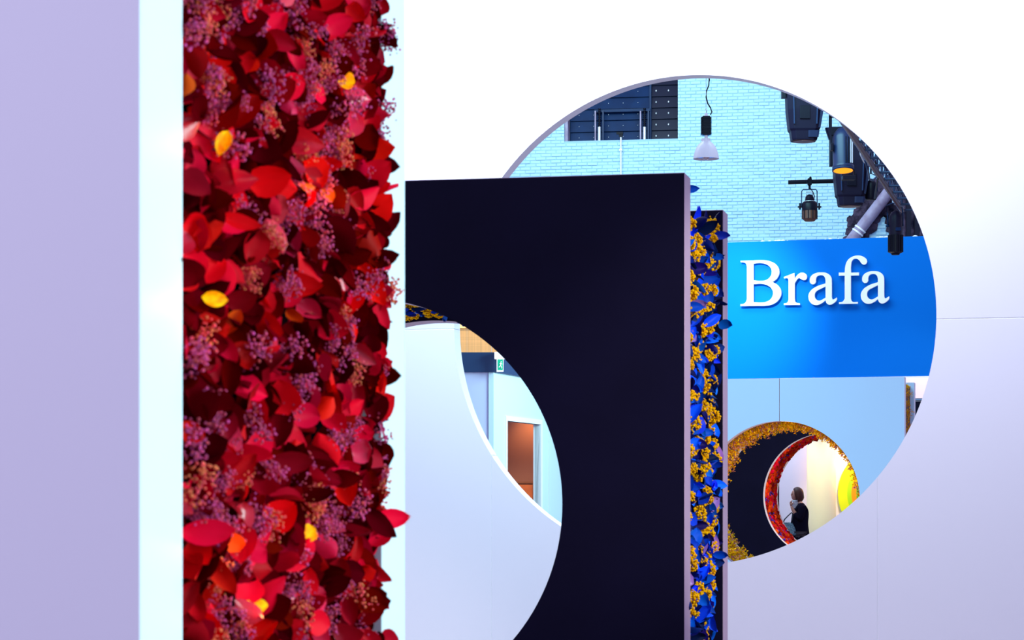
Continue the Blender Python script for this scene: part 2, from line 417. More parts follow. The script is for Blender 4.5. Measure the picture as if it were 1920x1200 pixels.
for c in cands:
    off = Vector((c[0] + rnd.uniform(-.002, .002), rnd.uniform(-.007, .006), c[1] + rnd.uniform(-.0015, .0015)))
    if c in solo:
        o = bpy.data.objects.new('brick', bme); COL.objects.link(o); o.parent = wallB; o.location = off; o.rotation_euler = (rnd.uniform(-.02, .02), rnd.uniform(-.012, .012), rnd.uniform(-.02, .02))
    else:
        if c[0] > hx - .5 and c[1] < hz + .75 and c[0] - hx > (c[1] - hz) * .6 - .4 and rnd.random() < .55: continue
        massb.add(bt, bf, False, Matrix.Translation(off) @ Euler((rnd.uniform(-.02, .02), rnd.uniform(-.012, .012), rnd.uniform(-.02, .02))).to_matrix().to_4x4())
for (x, z, k_) in part_b: massb.add(bt, bf, False, Matrix.Translation((x, 0, z)) @ Matrix.Diagonal((k_, 1, 1, 1)))
massb.build('bricks', M['brick'], wallB)['kind'] = 'stuff'

# steel shutter in the brick wall
sh = frB.root('steel_shutter', label='dark blue steel louvred shutter set into the white brick wall', cat='shutter')
m = MB(); m.box((wx0, .38, wz0), (wx1, .44, wz1)); m.build('backplate', M['steel_blue'], sh)
mull, _ = frB.hit(1217, 200)
zz = frB.hit(1165, 263)[1]
step = .245
k = 0
while zz < wz1 - .02:
    for (a, b_, mt) in ((wx0 + .09, mull - .02, 'steel_blue'), (mull + .02, wx1 - .005, 'steel_brown')):
        s_ = MB(); z1 = min(zz + step - .008, wz1)
        s_.add([(a, .30, zz), (b_, .30, zz), (b_, .345, z1), (a, .345, z1), (a, .33, zz), (b_, .33, zz), (b_, .375, z1), (a, .375, z1)],
               [(0, 1, 2, 3), (5, 4, 7, 6), (0, 4, 5, 1), (3, 2, 6, 7), (0, 3, 7, 4), (1, 5, 6, 2)])
        o = s_.build('slat', M[mt], sh)
        rv = MB()
        nr = 5 if b_ < mull else 2
        for q in range(nr):
            xx = a + (b_ - a) * (q + .6) / (nr + .4) if nr == 5 else a + .1 + q * .27
            rv.ball((xx, .305, zz + .12), .011 if nr == 5 else .019, 1, (1, .5, 1 if nr == 5 else 1.6))
        r_ = rv.build('rivet', M['steel'], o)
    zz += step; k += 1
m = MB(); m.box((mull - .02, .25, wz0), (mull + .02, .37, wz1)); m.build('mullion', M['steel_blue'], sh)
m = MB(); m.box((wx0, .05, wz0), (wx0 + .07, .37, wz1 - .9)); m.build('side_post', M['duct'], sh)
hz1 = frB.hit(1165, 204)[1]
m = MB(); m.box((frB.hit(1112, 200)[0], .20, hz1 - .03), (mull, .30, hz1 + .03)); m.build('crossbar', M['steel_blue'], sh)
for px in (1122, 1207):
    xx = frB.hit(px, 230)[0]; za = frB.hit(px, 262)[1]; zb = frB.hit(px, 206)[1]; zm = frB.hit(px, 236)[1]
    p_ = MB(); p_.cyl((xx, .16, za), (xx, .16, zm), .036, n=14); pis = p_.build('damper', M['steel'], sh)
    p_ = MB(); p_.cyl((xx, .16, zm), (xx, .16, zb), .012, n=8)
    for q in range(9): p_.cyl((xx, .16, zm + .02 + q * .045), (xx, .16, zm + .04 + q * .045), .030, n=12)
    p_.build('spring', M['blackmetal'], pis)
    for s_ in (-1, 1):
        p_ = MB(); p_.box((xx + s_ * .085 - .014, .12, za), (xx + s_ * .085 + .014, .2, zb)); p_.build('guide_rail', M['duct'] if s_ < 0 else M['truss'], sh)
# white conduit down the wall
cxx = frB.hit(1165, 300)[0]
cd = frB.root('conduit', label='thin white vertical conduit on the brick wall below the shutter', cat='pipe')
m = MB(); m.cyl((cxx, -.08, frB.hit(1165, 700)[1]), (cxx, -.08, frB.hit(1165, 256)[1]), .018, n=10); m.build('pipe', M['letter'], cd)
m = MB(); m.box((cxx - .09, -.13, frB.hit(1165, 253)[1]), (cxx + .05, -.05, frB.hit(1165, 249)[1])); m.box((cxx - .04, -.12, frB.hit(1165, 258)[1]), (cxx + .04, -.055, frB.hit(1165, 253)[1])); m.build('junction_box', M['blackmetal'], cd)
m = MB(); m.box((cxx - .03, -.11, frB.hit(1165, 282)[1] - .02), (cxx + .03, -.03, frB.hit(1165, 282)[1] + .02)); m.build('pipe_clip', M['steel'], cd)

# rubble-dark corner of the back wall and the duct
rb = frB.root('wall_damage', kind='structure')
r = random.Random(3); m = MB()
for k in range(1200):
    px = r.uniform(1590, 1745); py = r.uniform(320, 470)
    dd = (px - 1590) * .79 - (462 - py) * .61     # distance to the right of the duct
    if py < 340 or dd < -26 + r.gauss(0, 5): continue
    if 14 < dd and py > 400 and px < 1672: continue
    a, z = frB.hit(px, py); s_ = r.uniform(.04, .13)
    m.ball((a, -.02, z), s_, 1, (r.uniform(.5, 1.6), .5, r.uniform(.5, 1.5)), None)
o = m.build('rubble', M['rubble'], rb); o['kind'] = 'stuff'
for p in o.data.polygons: p.use_smooth = False
dk = frB.root('roof_panel', label='dark roof panel hanging at the right edge of the brick wall', cat='panel')
m = MB(); a0, z0 = frB.hit(1692, 462, -1.2); a1_, z1 = frB.hit(1900, 340, -1.2)
m.box((a0, -1.3, z0), (a1_, -1.2, z1))
m.build('sheet', M['navy'], dk)
for q in range(12):
    m = MB(); xq = a0 + .04 + q * .17; m.cyl((xq, -1.31, z0 + .02), (xq, -1.31, z1 - .02), .035, n=8); m.build('rib', M['rubble'], dk)
dt = frB.root('air_duct', label='grey diagonal duct running across the brick wall', cat='duct')
pa = frB.hit(1588, 462, -.25); pb = frB.hit(1668, 358, -.25)
m = MB(); m.cyl((pa[0], -.25, pa[1]), (pb[0], -.25, pb[1]), .125, n=24); m.build('pipe', M['duct'], dt)
va = Vector((pa[0], -.25, pa[1])); vb = Vector((pb[0], -.25, pb[1])); dn = (vb - va).normalized()
for q in (.24, .30):
    m = MB(); p0 = va.lerp(vb, q); m.cyl(p0, p0 + dn * .035, .138, n=24); m.build('collar', M['letter'], dt)

# blue fascia with raised letters --------------------------------------------------------------
frF = Fr(1550, 48, 17.5)
fa0 = frF.hit(1120, 600)[0]; fa1 = frF.hit(1840, 600)[0]; fzt = frF.hit(1550, 448.5)[1]; fzb = frF.hit(1550, 708)[1]
fs = frF.root('blue_fascia', label='bright blue fascia band carrying the large white word', cat='fascia')
m = MB(); m.box((fa0, 0, fzb), (fa1, .35, fzt)); m.build('panel', M['fascia'], fs, bevel=.006)
m = MB(); m.box((fa0, -.02, fzb - .035), (fa1, .36, fzb - .002)); m.build('bottom_trim', M['letter'], fs)
for xq in (fa0 + .2, fa1 - .2):
    m = MB(); m.box((xq - .1, .1, 0), (xq + .1, .3, fzb - .03)); m.build('post', M['white'], fs)
m = MB(); r = random.Random(5)
for q in range(34):
    px = r.choice([r.gauss(1460, 10), r.gauss(1660, 8), r.uniform(1380, 1720)]); a = frF.hit(px, 450)[0]
    m.ball((a, .1, fzt + .004), r.uniform(.01, .03), 1, (1.8, 1, 1))
m.build('plaster_crumbs', M['letter'], fs)['kind'] = 'stuff'

LET = {
 'B': (1380, 470, [[(88,190,0),(300,184,0),(520,180,1),(640,200,1),(765,275,1),(812,385,1),(775,510,1),(685,588,0),(790,655,1),(850,780,1),(800,920,1),(700,1000,1),(560,1032,1),(400,1036,0),(85,1040,0),(85,1005,0),(160,990,1),(200,930,1),(207,860,0),(207,310,0),(190,245,1),(150,222,1),(90,218,0)],
   [(330,245,0),(450,232,1),(580,262,1),(650,320,1),(672,390,1),(650,480,1),(580,545,1),(460,567,1),(330,555,0)],
   [(330,630,0),(480,622,1),(600,655,1),(675,720,1),(697,800,1),(660,900,1),(580,955,1),(470,972,1),(330,965,0)]]),
 'r': (1465, 470, [[(48,495,0),(245,418,0),(252,530,0),(310,450,1),(390,412,1),(460,440,1),(480,495,1),(455,545,1),(410,552,1),(370,532,1),(330,515,1),(290,550,1),(252,610,0),(252,900,0),(270,965,1),(350,988,0),(350,1018,0),(50,1020,0),(50,990,0),(110,975,1),(138,925,0),(138,560,0),(120,520,1),(55,522,0)]]),
 'a': (1465, 470, [[(535,560,1),(560,480,1),(640,425,1),(750,408,1),(870,430,1),(935,500,1),(947,600,0),(947,880,0),(965,915,1),(1000,905,1),(1040,878,0),(1042,915,1),(990,980,1),(905,1015,1),(855,990,1),(830,930,0),(760,985,1),(660,1020,1),(560,985,1),(510,870,1),(540,770,1),(650,680,1),(830,615,0),(828,540,1),(800,480,1),(735,460,1),(670,485,1),(648,540,1),(645,590,1),(600,630,1),(550,610,1)],
   [(832,670,0),(740,715,1),(650,770,1),(625,840,1),(650,910,1),(715,938,1),(770,918,1),(832,880,0)]]),
 'f': (1560, 470, [[(130,412,0),(240,412,0),(250,300,1),(290,190,1),(370,120,1),(480,92,1),(590,115,1),(655,185,1),(640,245,1),(595,262,1),(550,235,1),(510,180,1),(440,150,1),(385,180,1),(360,260,1),(355,412,0),(508,410,0),(503,465,0),(355,468,0),(355,900,0),(375,950,1),(488,962,0),(485,995,0),(133,1000,0),(133,968,0),(200,955,1),(240,900,0),(240,468,0),(130,470,0)]]),
}
LET['a2'] = (1560 + 3.2, 470 - 2.3, LET['a'][2])
sg = frF.root('raised_lettering', label='large white raised serif letters spelling Brafa on the blue fascia', cat='sign')
for key in ('B', 'r', 'a', 'f', 'a2'):
    ox, oy, loops = LET[key]; cu = bpy.data.curves.new('letter', 'CURVE'); cu.dimensions = '2D'; cu.fill_mode = 'BOTH'; cu.extrude = .03; cu.resolution_u = 8
    for lp in loops:
        sp = cu.splines.new('BEZIER'); sp.bezier_points.add(len(lp) - 1); sp.use_cyclic_u = True
        for bp_, (x, y, sm) in zip(sp.bezier_points, lp):
            off = -50 if key == 'a' or key == 'a2' else 0
            a, z = frF.hit(ox + x / 10, oy + y / 10, -.09); bp_.co = (a, z, 0)
            bp_.handle_left_type = bp_.handle_right_type = 'AUTO' if sm else 'VECTOR'
    o = bpy.data.objects.new('letter', cu); COL.objects.link(o)
    dg = bpy.context.evaluated_depsgraph_get(); dg.update(); me = bpy.data.meshes.new_from_object(o.evaluated_get(dg)); bpy.data.objects.remove(o)
    for p in me.polygons: p.use_smooth = False
    me.materials.clear()
    lo = link('letter', me, M['letter'], sg, loc=(0, -.075, 0), rot=(PI / 2, 0, 0))
    lo['label'] = {'B': 'white letter B', 'r': 'white letter r', 'a': 'first white letter a', 'f': 'white letter f', 'a2': 'last white letter a'}[key]
    m = MB()
    xs = [v.co.x for v in me.vertices]; ys = [v.co.y for v in me.vertices]
    sx = frF.hit(ox + {'B': 26, 'r': 19, 'a': 89, 'f': 30, 'a2': 89}[key], 560, -.09)[0]
    for zz in (min(ys) + .12, min(ys) + .35): m.cyl((sx, -.05, zz), (sx, .0, zz), .02, n=8)
    m.build('mounting_pin', M['blackmetal'], sg)

# rooms behind the far hole -----------------------------------------------------------------
def slab(name, px0, px1, y0, y1, Y, th, m_, label, cat, z0=None):
    a = P(px0, y1, Y); b = P(px1, y0, Y)
    r_ = MB(); r_.box((0, 0, 0), (b.x - a.x, th, b.z - (a.z if z0 is None else z0)))
    o = r_.build(name, M[m_], loc=(a.x, Y, a.z if z0 is None else z0), bevel=.004); tag(o, label, cat); return o
slab('display_wall', 1330, 1566, 745, 1100, 47.0, .12, 'lavender', 'lavender display wall behind the walking woman', 'wall panel', 0)
slab('display_wall', 1567, 1680, 745, 1100, 46.9, .12, 'letter', 'white display wall carrying the ringed round painting', 'wall panel', 0)
slab('display_wall', 1681, 1860, 750, 1100, 45.2, .12, 'blackmetal', 'black wall standing under the pink panel at the right', 'wall panel', 0)
slab('pink_panel', 1681, 1860, 708, 747, 45.15, .14, 'pinkwall', 'pale pink panel on top of the black wall under the fascia', 'panel')
slab('black_post', 1457, 1461, 903, 960, 45.6, .06, 'blackmetal', 'thin black upright between the red flower rim and the lavender wall', 'post', 0)
c0 = P(1540, 942, 46.3)
col_ = empty('round_column', (c0.x, 46.3, 0), label='cream yellow round column beside the woman', cat='column')
m = MB(); m.cyl((0, 0, .12), (0, 0, 3.6), .278, n=64); m.build('shaft', M['cream'], col_)
m = MB(); m.cyl((0, 0, 0), (0, 0, .12), .31, n=64); m.build('plinth', M['white'], col_)
lw = bpy.data.lights.new('column_spotlight', 'SPOT'); lw.energy = 120; lw.color = (1.0, .82, .22); lw.spot_size = .55; lw.shadow_soft_size = .12
lo = bpy.data.objects.new('column_spotlight', lw); COL.objects.link(lo); lo.location = (c0.x - 1.3, 44.9, 3.3)
lo.rotation_euler = (Vector((c0.x, 46.3, 1.6)) - lo.location).to_track_quat('-Z', 'Y').to_euler()
lw = bpy.data.lights.new('column_side_lamp', 'POINT'); lw.energy = 26; lw.color = (1, .38, .08); lw.shadow_soft_size = .1
lo = bpy.data.objects.new('column_side_lamp', lw); COL.objects.link(lo); lo.location = (c0.x + .50, 46.2, 2.2)
lw = bpy.data.lights.new('wall_spotlight', 'SPOT'); lw.energy = 120; lw.color = (1.0, .95, .85); lw.spot_size = 1.1; lw.shadow_soft_size = .15
lo = bpy.data.objects.new('wall_spotlight', lw); COL.objects.link(lo); lo.location = (6.9, 45.0, 3.3)
lo.rotation_euler = (Vector((6.55, 46.9, 1.7)) - lo.location).to_track_quat('-Z', 'Y').to_euler()
lw = bpy.data.lights.new('lavender_wall_lamp', 'SPOT'); lw.energy = 120; lw.color = (.85, .85, 1.0); lw.spot_size = 1.2; lw.shadow_soft_size = .3
lo = bpy.data.objects.new('lavender_wall_lamp', lw); COL.objects.link(lo); lo.location = (4.7, 45.0, 3.4)
lo.rotation_euler = (Vector((5.3, 47, 1.7)) - lo.location).to_track_quat('-Z', 'Y').to_euler()
dc = P(1660, 925, 46.86)
dp = empty('ringed_painting', (dc.x, 46.86, dc.z), label='round painting of lime, green and orange rings on the white wall', cat='painting')
for (r0, r1, mt, nm) in ((72, 89, 'lime', 'lime outer ring'), (64, 72, 'green', 'yellow-green ring'), (55, 64, 'oran', 'orange ring'), (0.1, 55, 'dgreen', 'green centre')):
    m = MB(); q = 46.86 / F; n = 96; r0 *= q; r1 *= q; yo = -.03
    vs = []
    for rr, y in ((r0, yo), (r1, yo), (r1, 0), (r0, 0)): vs += [(rr * math.cos(2 * PI * k / n), y, rr * math.sin(2 * PI * k / n)) for k in range(n)]
    fs_ = []
    for g in range(4):
        h = (g + 1) % 4; fs_ += [(g * n + k, g * n + (k + 1) % n, h * n + (k + 1) % n, h * n + k) for k in range(n)]
    m.add(vs, fs_); o = m.build('ring', M[mt], dp, fixn=True); o['label'] = nm

# ------------------------------------------------------------------ far dark stand with red carnations
frD = Fr(1548, 42.7, 14)
ac, zc = frD.hit(1548, 930)
st = stand(frD, 'dark_flower_stand', 'far black round-holed stand lined with red carnations', ac, 4.0, M['black'], M['white_edge'], M['core'], zc=zc, r=R_ * 1.0, a1=ac + 1.85)
r = random.Random(21); items = []
cnt = 0
rows = 15
for iy in range(rows):
    b = T_ + .05 + (G1 - T_ - .1) * iy / (rows - 1)
    nn = 96
    for k in range(nn):
        th = 2 * PI * (k + .5 * (iy % 2) + r.uniform(-.25, .25)) / nn
        rr = R_ + .035 - .03 * r.random()
        pos = Vector((ac + rr * math.cos(th), b + r.uniform(-.03, .03), zc + rr * math.sin(th)))
        Mx = Matrix.Translation(pos) @ orient((-math.cos(th), 0, -math.sin(th)), r, .5) @ Matrix.Scale(r.uniform(1.05, 1.5), 4)
        vis = (math.radians(62) < th < math.radians(255))
        is_p = r.random() < .13
        if vis and cnt < 295 and r.random() < .4:
            if is_p: place(purp_kit, k, 'purple', 'purple_blossom', st, Mx)
            else: place(carn_kit, k + iy, 'carnation', 'carnation', st, Mx)
            cnt += 1
        else: items.append((purp_kit if is_p else carn_kit, k, Mx, 1 if is_p else 0))
mass([i for i in items if r.random() < .75], 'carnation_mass', st, ['carnation', 'purple'])

# ------------------------------------------------------------------ pale blue stand with golden fern
frL = Fr(1696, 34, 14)
ac, zc = frL.hit(1463, 938)
lt = frL.hit(1500, 708.6)[1]
st = frL.root('pale_blue_stand', label='pale blue round-holed stand lined with golden fern below the fascia', cat='display stand')
seam = frL.hit(1461.5, 750)[0]; W0 = ac - 1.9
rL = 148.5 / F * (34 + (ac) * -math.sin(math.radians(14)))
cut_box('front_panel', W0, seam - .002, 0, T_, 0, lt, [(ac, zc, rL)], [M['pale_blue'], M['mauve_edge']], st)
cut_box('front_panel', seam + .002, 0, 0, T_, 0, lt, [(ac, zc, rL)], [M['pale_blue'], M['white_edge']], st)
cut_box('rear_board', W0, 0, G1, G2, 0, lt, [(ac, zc, rL)], [M['pale_blue'], M['white_edge']], st)
m = MB(); m.box((seam - .03, T_, 0), (seam + .03, T_ + .02, zc - rL - .05)); m.box((seam - .03, T_, zc + rL + .05), (seam + .03, T_ + .02, lt - .05)); m.build('batten', M['mauve_edge'], st)
cut_box('backing', W0 + .06, -.06, T_, G1, 0, lt - .06, [(ac, zc, rL + .05)], [M['core_brown']], st, bev=0)
r = random.Random(31); items = []; cnt = 0
for k in range(2300):
    th = r.uniform(0, 2 * PI); b = r.uniform(T_ + .03, G1 - .03); rr = rL + .045 - .02 * r.random()
    pos = Vector((ac + rr * math.cos(th), b, zc + rr * math.sin(th)))
    Mx = Matrix.Translation(pos) @ orient((-math.cos(th), -.25, -math.sin(th) - .2), r, .5) @ Matrix.Scale(r.uniform(.7, 1.25), 4)
    vis = math.radians(50) < th < math.radians(245)
    if vis and cnt < 270 and r.random() < .3:
        place(sprig_kit, k, r.choice(['fern'] * 4 + ['fern_pink']), 'fern_sprig', st, Mx); cnt += 1
    else: items.append((sprig_kit, k, Mx, 1 if r.random() < .25 else 0))
for k in range(520):     # right-hand end of the gap
    pos = Vector((-.05 + .03 * r.random(), r.uniform(T_ + .05, G1 - .3), r.uniform(.05, lt - .1)))
    Mx = Matrix.Translation(pos) @ orient((0.2, -.3, 1), r, .5) @ Matrix.Scale(r.uniform(.35, .6), 4)
    items.append((sprig_kit, k, Mx, 1 if r.random() < .25 else 0))
mass(items, 'fern_mass', st, ['fern', 'fern_pink'])
for k in range(26):      # petal tips showing over the top edge
    px = r.choice([r.gauss(1415, 8), r.gauss(1440, 10), r.gauss(1475, 4), r.uniform(1390, 1640)]); a = frL.hit(px, 708)[0]
    Mx = Matrix.Translation((a, T_ + .1 + r.uniform(0, .5), lt - .03)) @ orient((0, -1, .2), r, .3, r.uniform(-.6, .6)) @ Matrix.Scale(r.uniform(.5, .9), 4)
    place(red_kit, k, 'violet' if k % 3 else 'salmon', 'petal', st, Mx)

# ------------------------------------------------------------------ white wall with the big round hole
frW = Fr(1293, 18, 15.5)
hc, hzc = frW.hit(1291.5, 600.5); hr = 459.5 / F * 18.0
ww = frW.root('wall_center', kind='structure')
s1 = frW.hit(921.5, 1000)[0]; s2 = frW.hit(1645.5, 1100)[0]; zs = frW.hit(1800, 597.5)[1]
TW = .15; gp = .0022
for (z0, z1) in ((0, zs - gp), (zs + gp, 6.6)):
    for (a0, a1_) in ((s1 - (s2 - s1), s2 + (s2 - s1)),) if z0 > 1 else ((s1 - (s2 - s1), s1 - gp), (s1 + gp, s2 - gp), (s2 + gp, s2 + (s2 - s1))):
        hole = [(hc, hzc, hr)] if (a1_ > hc - hr and a0 < hc + hr) else []
        cut_box('panel', a0, a1_, 0, TW, z0, z1, hole, [M['white'], M['white_edge']], ww, bev=.0015)
for xq in (s1, s2):
    m = MB(); m.box((xq - .04, TW, 0), (xq + .04, TW + .03, .98)); m.box((xq - gp + .0004, .0015, 0), (xq + gp - .0004, TW + .01, hzc - math.sqrt(hr * hr - (xq - hc) ** 2) - .004)); m.build('batten', M['white'], ww)
for sgn in (-1, 1):
    m = MB(); x0 = hc + sgn * (hr + .05); x1 = hc + sgn * (hr + 2.3); m.box((min(x0, x1), TW, zs - .04), (max(x0, x1), TW + .03, zs + .04)); x0 = hc + sgn * (hr + .003); m.box((min(x0, x1), .001 if sgn < 0 else .003, zs - gp + .0003), (max(x0, x1), TW + .01, zs + gp - .0003)); m.build('batten', M['white'], ww)
for a0, a1_ in ((s1 - (s2 - s1), s1 - .8), (s2 + .8, s2 + (s2 - s1))):
    m = MB(); m.box((a0, TW, 6.5), (a1_, TW + .08, 6.6)); m.build('batten', M['white'], ww)

# ------------------------------------------------------------------ black stand with blue petals and yellow blooms
frK = Fr(1284, 13, 12)
ac, zc = frK.hit(675, 945)
kt = frK.hit(1283, 323.5)[1]
rK = 386 / F * (13 - ac * math.sin(math.radians(12)))
st = stand(frK, 'black_flower_stand', 'tall black round-holed stand with blue petals and yellow blooms in its end', ac, 3.7, M['black'], M['mauve_edge'], M['core_blue'], zc=zc, r=rK, top=kt, recess=.09)
r = random.Random(41); items = []
# end of the gap
yc = []
tries = 0
while len(yc) < 88 and tries < 9000:
    tries += 1; b = r.uniform(T_ + .06, 1.42); z = r.uniform(.78, 3.0 + .12 * (b - .3))
    if all(((b - q[0]) * .42) ** 2 + (z - q[1]) ** 2 > .078 ** 2 for q in yc): yc.append((b, z))
for k, (b, z) in enumerate(yc):
    Mx = Matrix.Translation((-.045 + .03 * r.random(), b, z)) @ orient((1, -.5, .15), r, .3) @ Matrix.Scale(r.uniform(.8, 1.15), 4)
    place(cock_kit, k, 'yellow', 'yellow_bloom', st, Mx)
for k in range(190):
    b = r.uniform(T_ + .04, 1.5) ** 1.0; z = r.uniform(.72, 2.99 + .12 * (b - .3))
    Mx = Matrix.Translation((-.07 + .05 * r.random(), b, z)) @ orient((.35, -1, .2), r, .4) @ Matrix.Translation((0, -.05, 0)) @ Matrix.Scale(r.uniform(.8, 1.15), 4)
    place(blue_kit, k, r.choice(['blue'] * 12 + ['violet']), 'petal', st, Mx)
for (px, py, b, s) in ((1352, 442, 1.3, 1.0), (1350, 480, 1.35, .9), (1362, 607, 1.45, 1.05), (1297, 356, .3, .9), (1352, 1040, 1.3, .9), (1350, 870, 1.3, .8), (1350, 946, 1.4, .9)):
    a, z = frK.hit(px, py, b)
    Yv = Vector((1, -.15, r.uniform(-.45, .1))).normalized(); Zv = Vector((.2, -1, r.uniform(.1, .5))); Xv = Yv.cross(Zv).normalized(); Zv = Xv.cross(Yv)
    Mx = Matrix.Translation((a - .05, b, z)) @ Matrix((Xv, Yv, Zv)).transposed().to_4x4() @ Matrix.Scale(s * .85, 4)
    place(blue_kit, int(px), 'blue', 'petal', st, Mx, 'blue petal sticking out past the board edge')
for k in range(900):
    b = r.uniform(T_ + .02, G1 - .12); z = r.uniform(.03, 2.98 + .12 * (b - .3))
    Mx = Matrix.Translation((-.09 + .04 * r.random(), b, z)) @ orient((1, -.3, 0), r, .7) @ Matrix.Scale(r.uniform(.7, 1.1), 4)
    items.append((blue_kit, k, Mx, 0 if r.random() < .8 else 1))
for k in range(60):
    Mx = Matrix.Translation((-.08, r.uniform(T_ + .05, 1.5), r.uniform(.03, .75))) @ orient((1, -.3, 0), r, .4)
    items.append((cock_kit, k, Mx, 2))
# lining of the round hole
for k in range(1500):
    th = r.uniform(0, 2 * PI); rr = rK + .08 - .05 * r.random(); b = r.uniform(T_ + .05, G1 - .05)
    pos = Vector((ac + rr * math.cos(th), b, zc + rr * math.sin(th)))
    Mx = Matrix.Translation(pos) @ orient((-math.cos(th), 0, -math.sin(th)), r, .35) @ Matrix.Scale(r.uniform(.65, .9), 4)
    vis = math.radians(55) < th < math.radians(92)
    y = r.random() < .42
    if vis and r.random() < .6: place(cock_kit if y else blue_kit, k, 'yellow' if y else 'blue', 'yellow_bloom' if y else 'petal', st, Mx)
    else: items.append((cock_kit if y else blue_kit, k, Mx, 2 if y else (0 if r.random() < .5 else 1)))
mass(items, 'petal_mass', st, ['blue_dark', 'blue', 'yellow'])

# ------------------------------------------------------------------ near white stand with red petals
frN = Fr(264, 4.4, 12)
st = stand(frN, 'white_flower_stand', 'nearest white stand with red petals and pink blossoms packed in its end', -.68 - R_, 3.7, M['white'], M['white_edge'], M['core'], zc=EYE, top=TOP, recess=.07)
# the rear board of this stand shows its lilac front face
r = random.Random(51); items = []
def bat(px, a):
    lo_, hi_ = 0.0, 2.2
    for _ in range(24):
        mid = (lo_ + hi_) / 2
        if frN.hit(px, 600, mid)[0] > a: lo_ = mid
        else: hi_ = mid
    return lo_
def zrange(b):
    Y = 4.4 + b * .98; return EYE - 280 / F * Y, EYE + 960 / F * Y
n = 0
for k in range(292):
    b = bat(352 + 350 * ((k + r.random()) / 292), .0); z0, z1 = zrange(b); z = z0 + (z1 - z0) * ((k * .61803) % 1.0); z = z if z < TOP - .25 else r.uniform(1.2, 2.8)
    out = r.random()
    Mx = Matrix.Translation((-.035 + (.06 if b > .5 else .03) * out, b, z)) @ orient((.7, -.9, .15), r, .5) @ Matrix.Translation((0, -.03, 0)) @ Matrix.Scale(r.uniform(.85, 1.3), 4)
    q = r.random()
    mt = 'red' if q < .62 else ('crimson' if q < .80 else ('red_dark' if q < .98 else 'orange'))
    if mt == 'orange': Mx = Mx @ Matrix.Scale(.6, 4)
    place(red_kit, r.randrange(6), mt, 'petal', st, Mx)
for (px, py, b, mt) in ((650, 152, 1.2, 'glow_petal'), (421, 262, .5, 'glow_petal'), (397, 560, .45, 'glow_petal'), (578, 1000, .95, 'glow_petal'), (485, 1134, .75, 'glow_petal'), (612, 367, 1.1, 'orange'), (440, 1018, .6, 'orange'), (575, 348, 1.0, 'orange')):
    a = .02; # find depth so that the petal stands where the photograph shows it
    lo_, hi_ = 0.0, 2.2
    for _ in range(30):
        mid = (lo_ + hi_) / 2
        if frN.hit(px, py, mid)[0] > a: lo_ = mid
        else: hi_ = mid
    for mid in (lo_,):
        aa, z = frN.hit(px, py, mid)
    Mx = Matrix.Translation((aa, mid, z)) @ orient((.5, -1, .1), r, .15) @ Matrix.Translation((0, -.02, 0)) @ Matrix.Scale(.62, 4)
    place(red_kit, int(px), mt, 'petal', st, Mx, 'petal coloured yellow-orange like a warm glow' if mt != 'orange' else 'orange petal')
    ll = bpy.data.lights.new('petal_glow_fill', 'POINT'); ll.energy = .14; ll.color = (1, .50, .08); ll.shadow_soft_size = .008  # no bulb here: point light added to make the petal glow
    lx = bpy.data.objects.new('petal_glow_fill', ll); COL.objects.link(lx); lx.parent = st; lx.location = (aa + .045, mid - .05, z - .012)
for k in range(135):
    b = bat(350 + 362 * r.random(), .0); z0, z1 = zrange(b); z = r.uniform(z0, min(z1, TOP - .25))
    Mx = Matrix.Translation(((.03 if b > .5 else .01) * r.random(), b, z)) @ orient((.3, -.3, 1), r, .6) @ Matrix.Scale(r.uniform(.9, 1.45), 4)
    place(blos_kit, k, 'salmon' if r.random() < .24 else 'pink', 'blossom_sprig', st, Mx)
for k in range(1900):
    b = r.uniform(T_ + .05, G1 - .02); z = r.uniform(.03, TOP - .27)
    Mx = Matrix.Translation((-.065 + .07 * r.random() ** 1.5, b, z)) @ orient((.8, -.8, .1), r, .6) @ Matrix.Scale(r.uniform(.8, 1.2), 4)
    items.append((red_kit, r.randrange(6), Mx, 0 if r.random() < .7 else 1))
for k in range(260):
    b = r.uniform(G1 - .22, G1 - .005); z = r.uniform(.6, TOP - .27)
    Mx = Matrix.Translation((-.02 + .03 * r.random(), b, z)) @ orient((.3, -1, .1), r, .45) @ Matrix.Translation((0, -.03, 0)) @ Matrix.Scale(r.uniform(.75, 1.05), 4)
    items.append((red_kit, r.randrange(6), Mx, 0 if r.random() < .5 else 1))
mass(items, 'petal_mass', st, ['red_dark', 'red'])  # mostly darker petals, putting the shade of the gaps into the colour

# ------------------------------------------------------------------ booth seen through the holes
kc = P(926, 942, 22.0)       # the booth's corner
bo = empty('corner_booth', (kc.x, 22.0, 0), label='white exhibition booth with a dark blue fascia and an open doorway', cat='booth')
zf0 = EYE + (HZ - 698) / F * 22; zf1 = EYE + (HZ - 661) / F * 22
m = MB(); m.box((-2.2, 0, 0), (-.053, .08, zf0)); m.build('left_wall', M['booth_left'], bo, bevel=.002)
m = MB(); m.box((-.050, -.01, 0), (0, .07, zf0)); m.build('corner_post', M['booth_white'], bo, bevel=.002)
m = MB(); m.box((-2.2, -.03, zf0), (0.012, .10, zf1)); m.build('fascia', M['booth_blue'], bo, bevel=.002)
ang = math.atan2(.956, .292)
RM = Matrix.Rotation(ang, 4, 'Z')       # local x runs along the receding right face; y points into the booth
def along(px, y=0.0):
    # distance along the right face met by the sight line through column px
    q = (px - 960) / F; X0 = kc.x; return (q * 22.0 - X0) / (.292 - q * .956)
L1 = along(949); L2 = along(1012); LE = 3.6; dz = EYE + (HZ - 789) / F * (22 + .956 * L1)
m = MB(); m.box((0, 0, 0), (L1, .05, zf0), RM); m.box((L2, 0, 0), (LE, .05, zf0), RM); m.box((L1, 0, dz), (L2, .05, zf0), RM)
m.build('right_wall', M['booth_white'], bo)
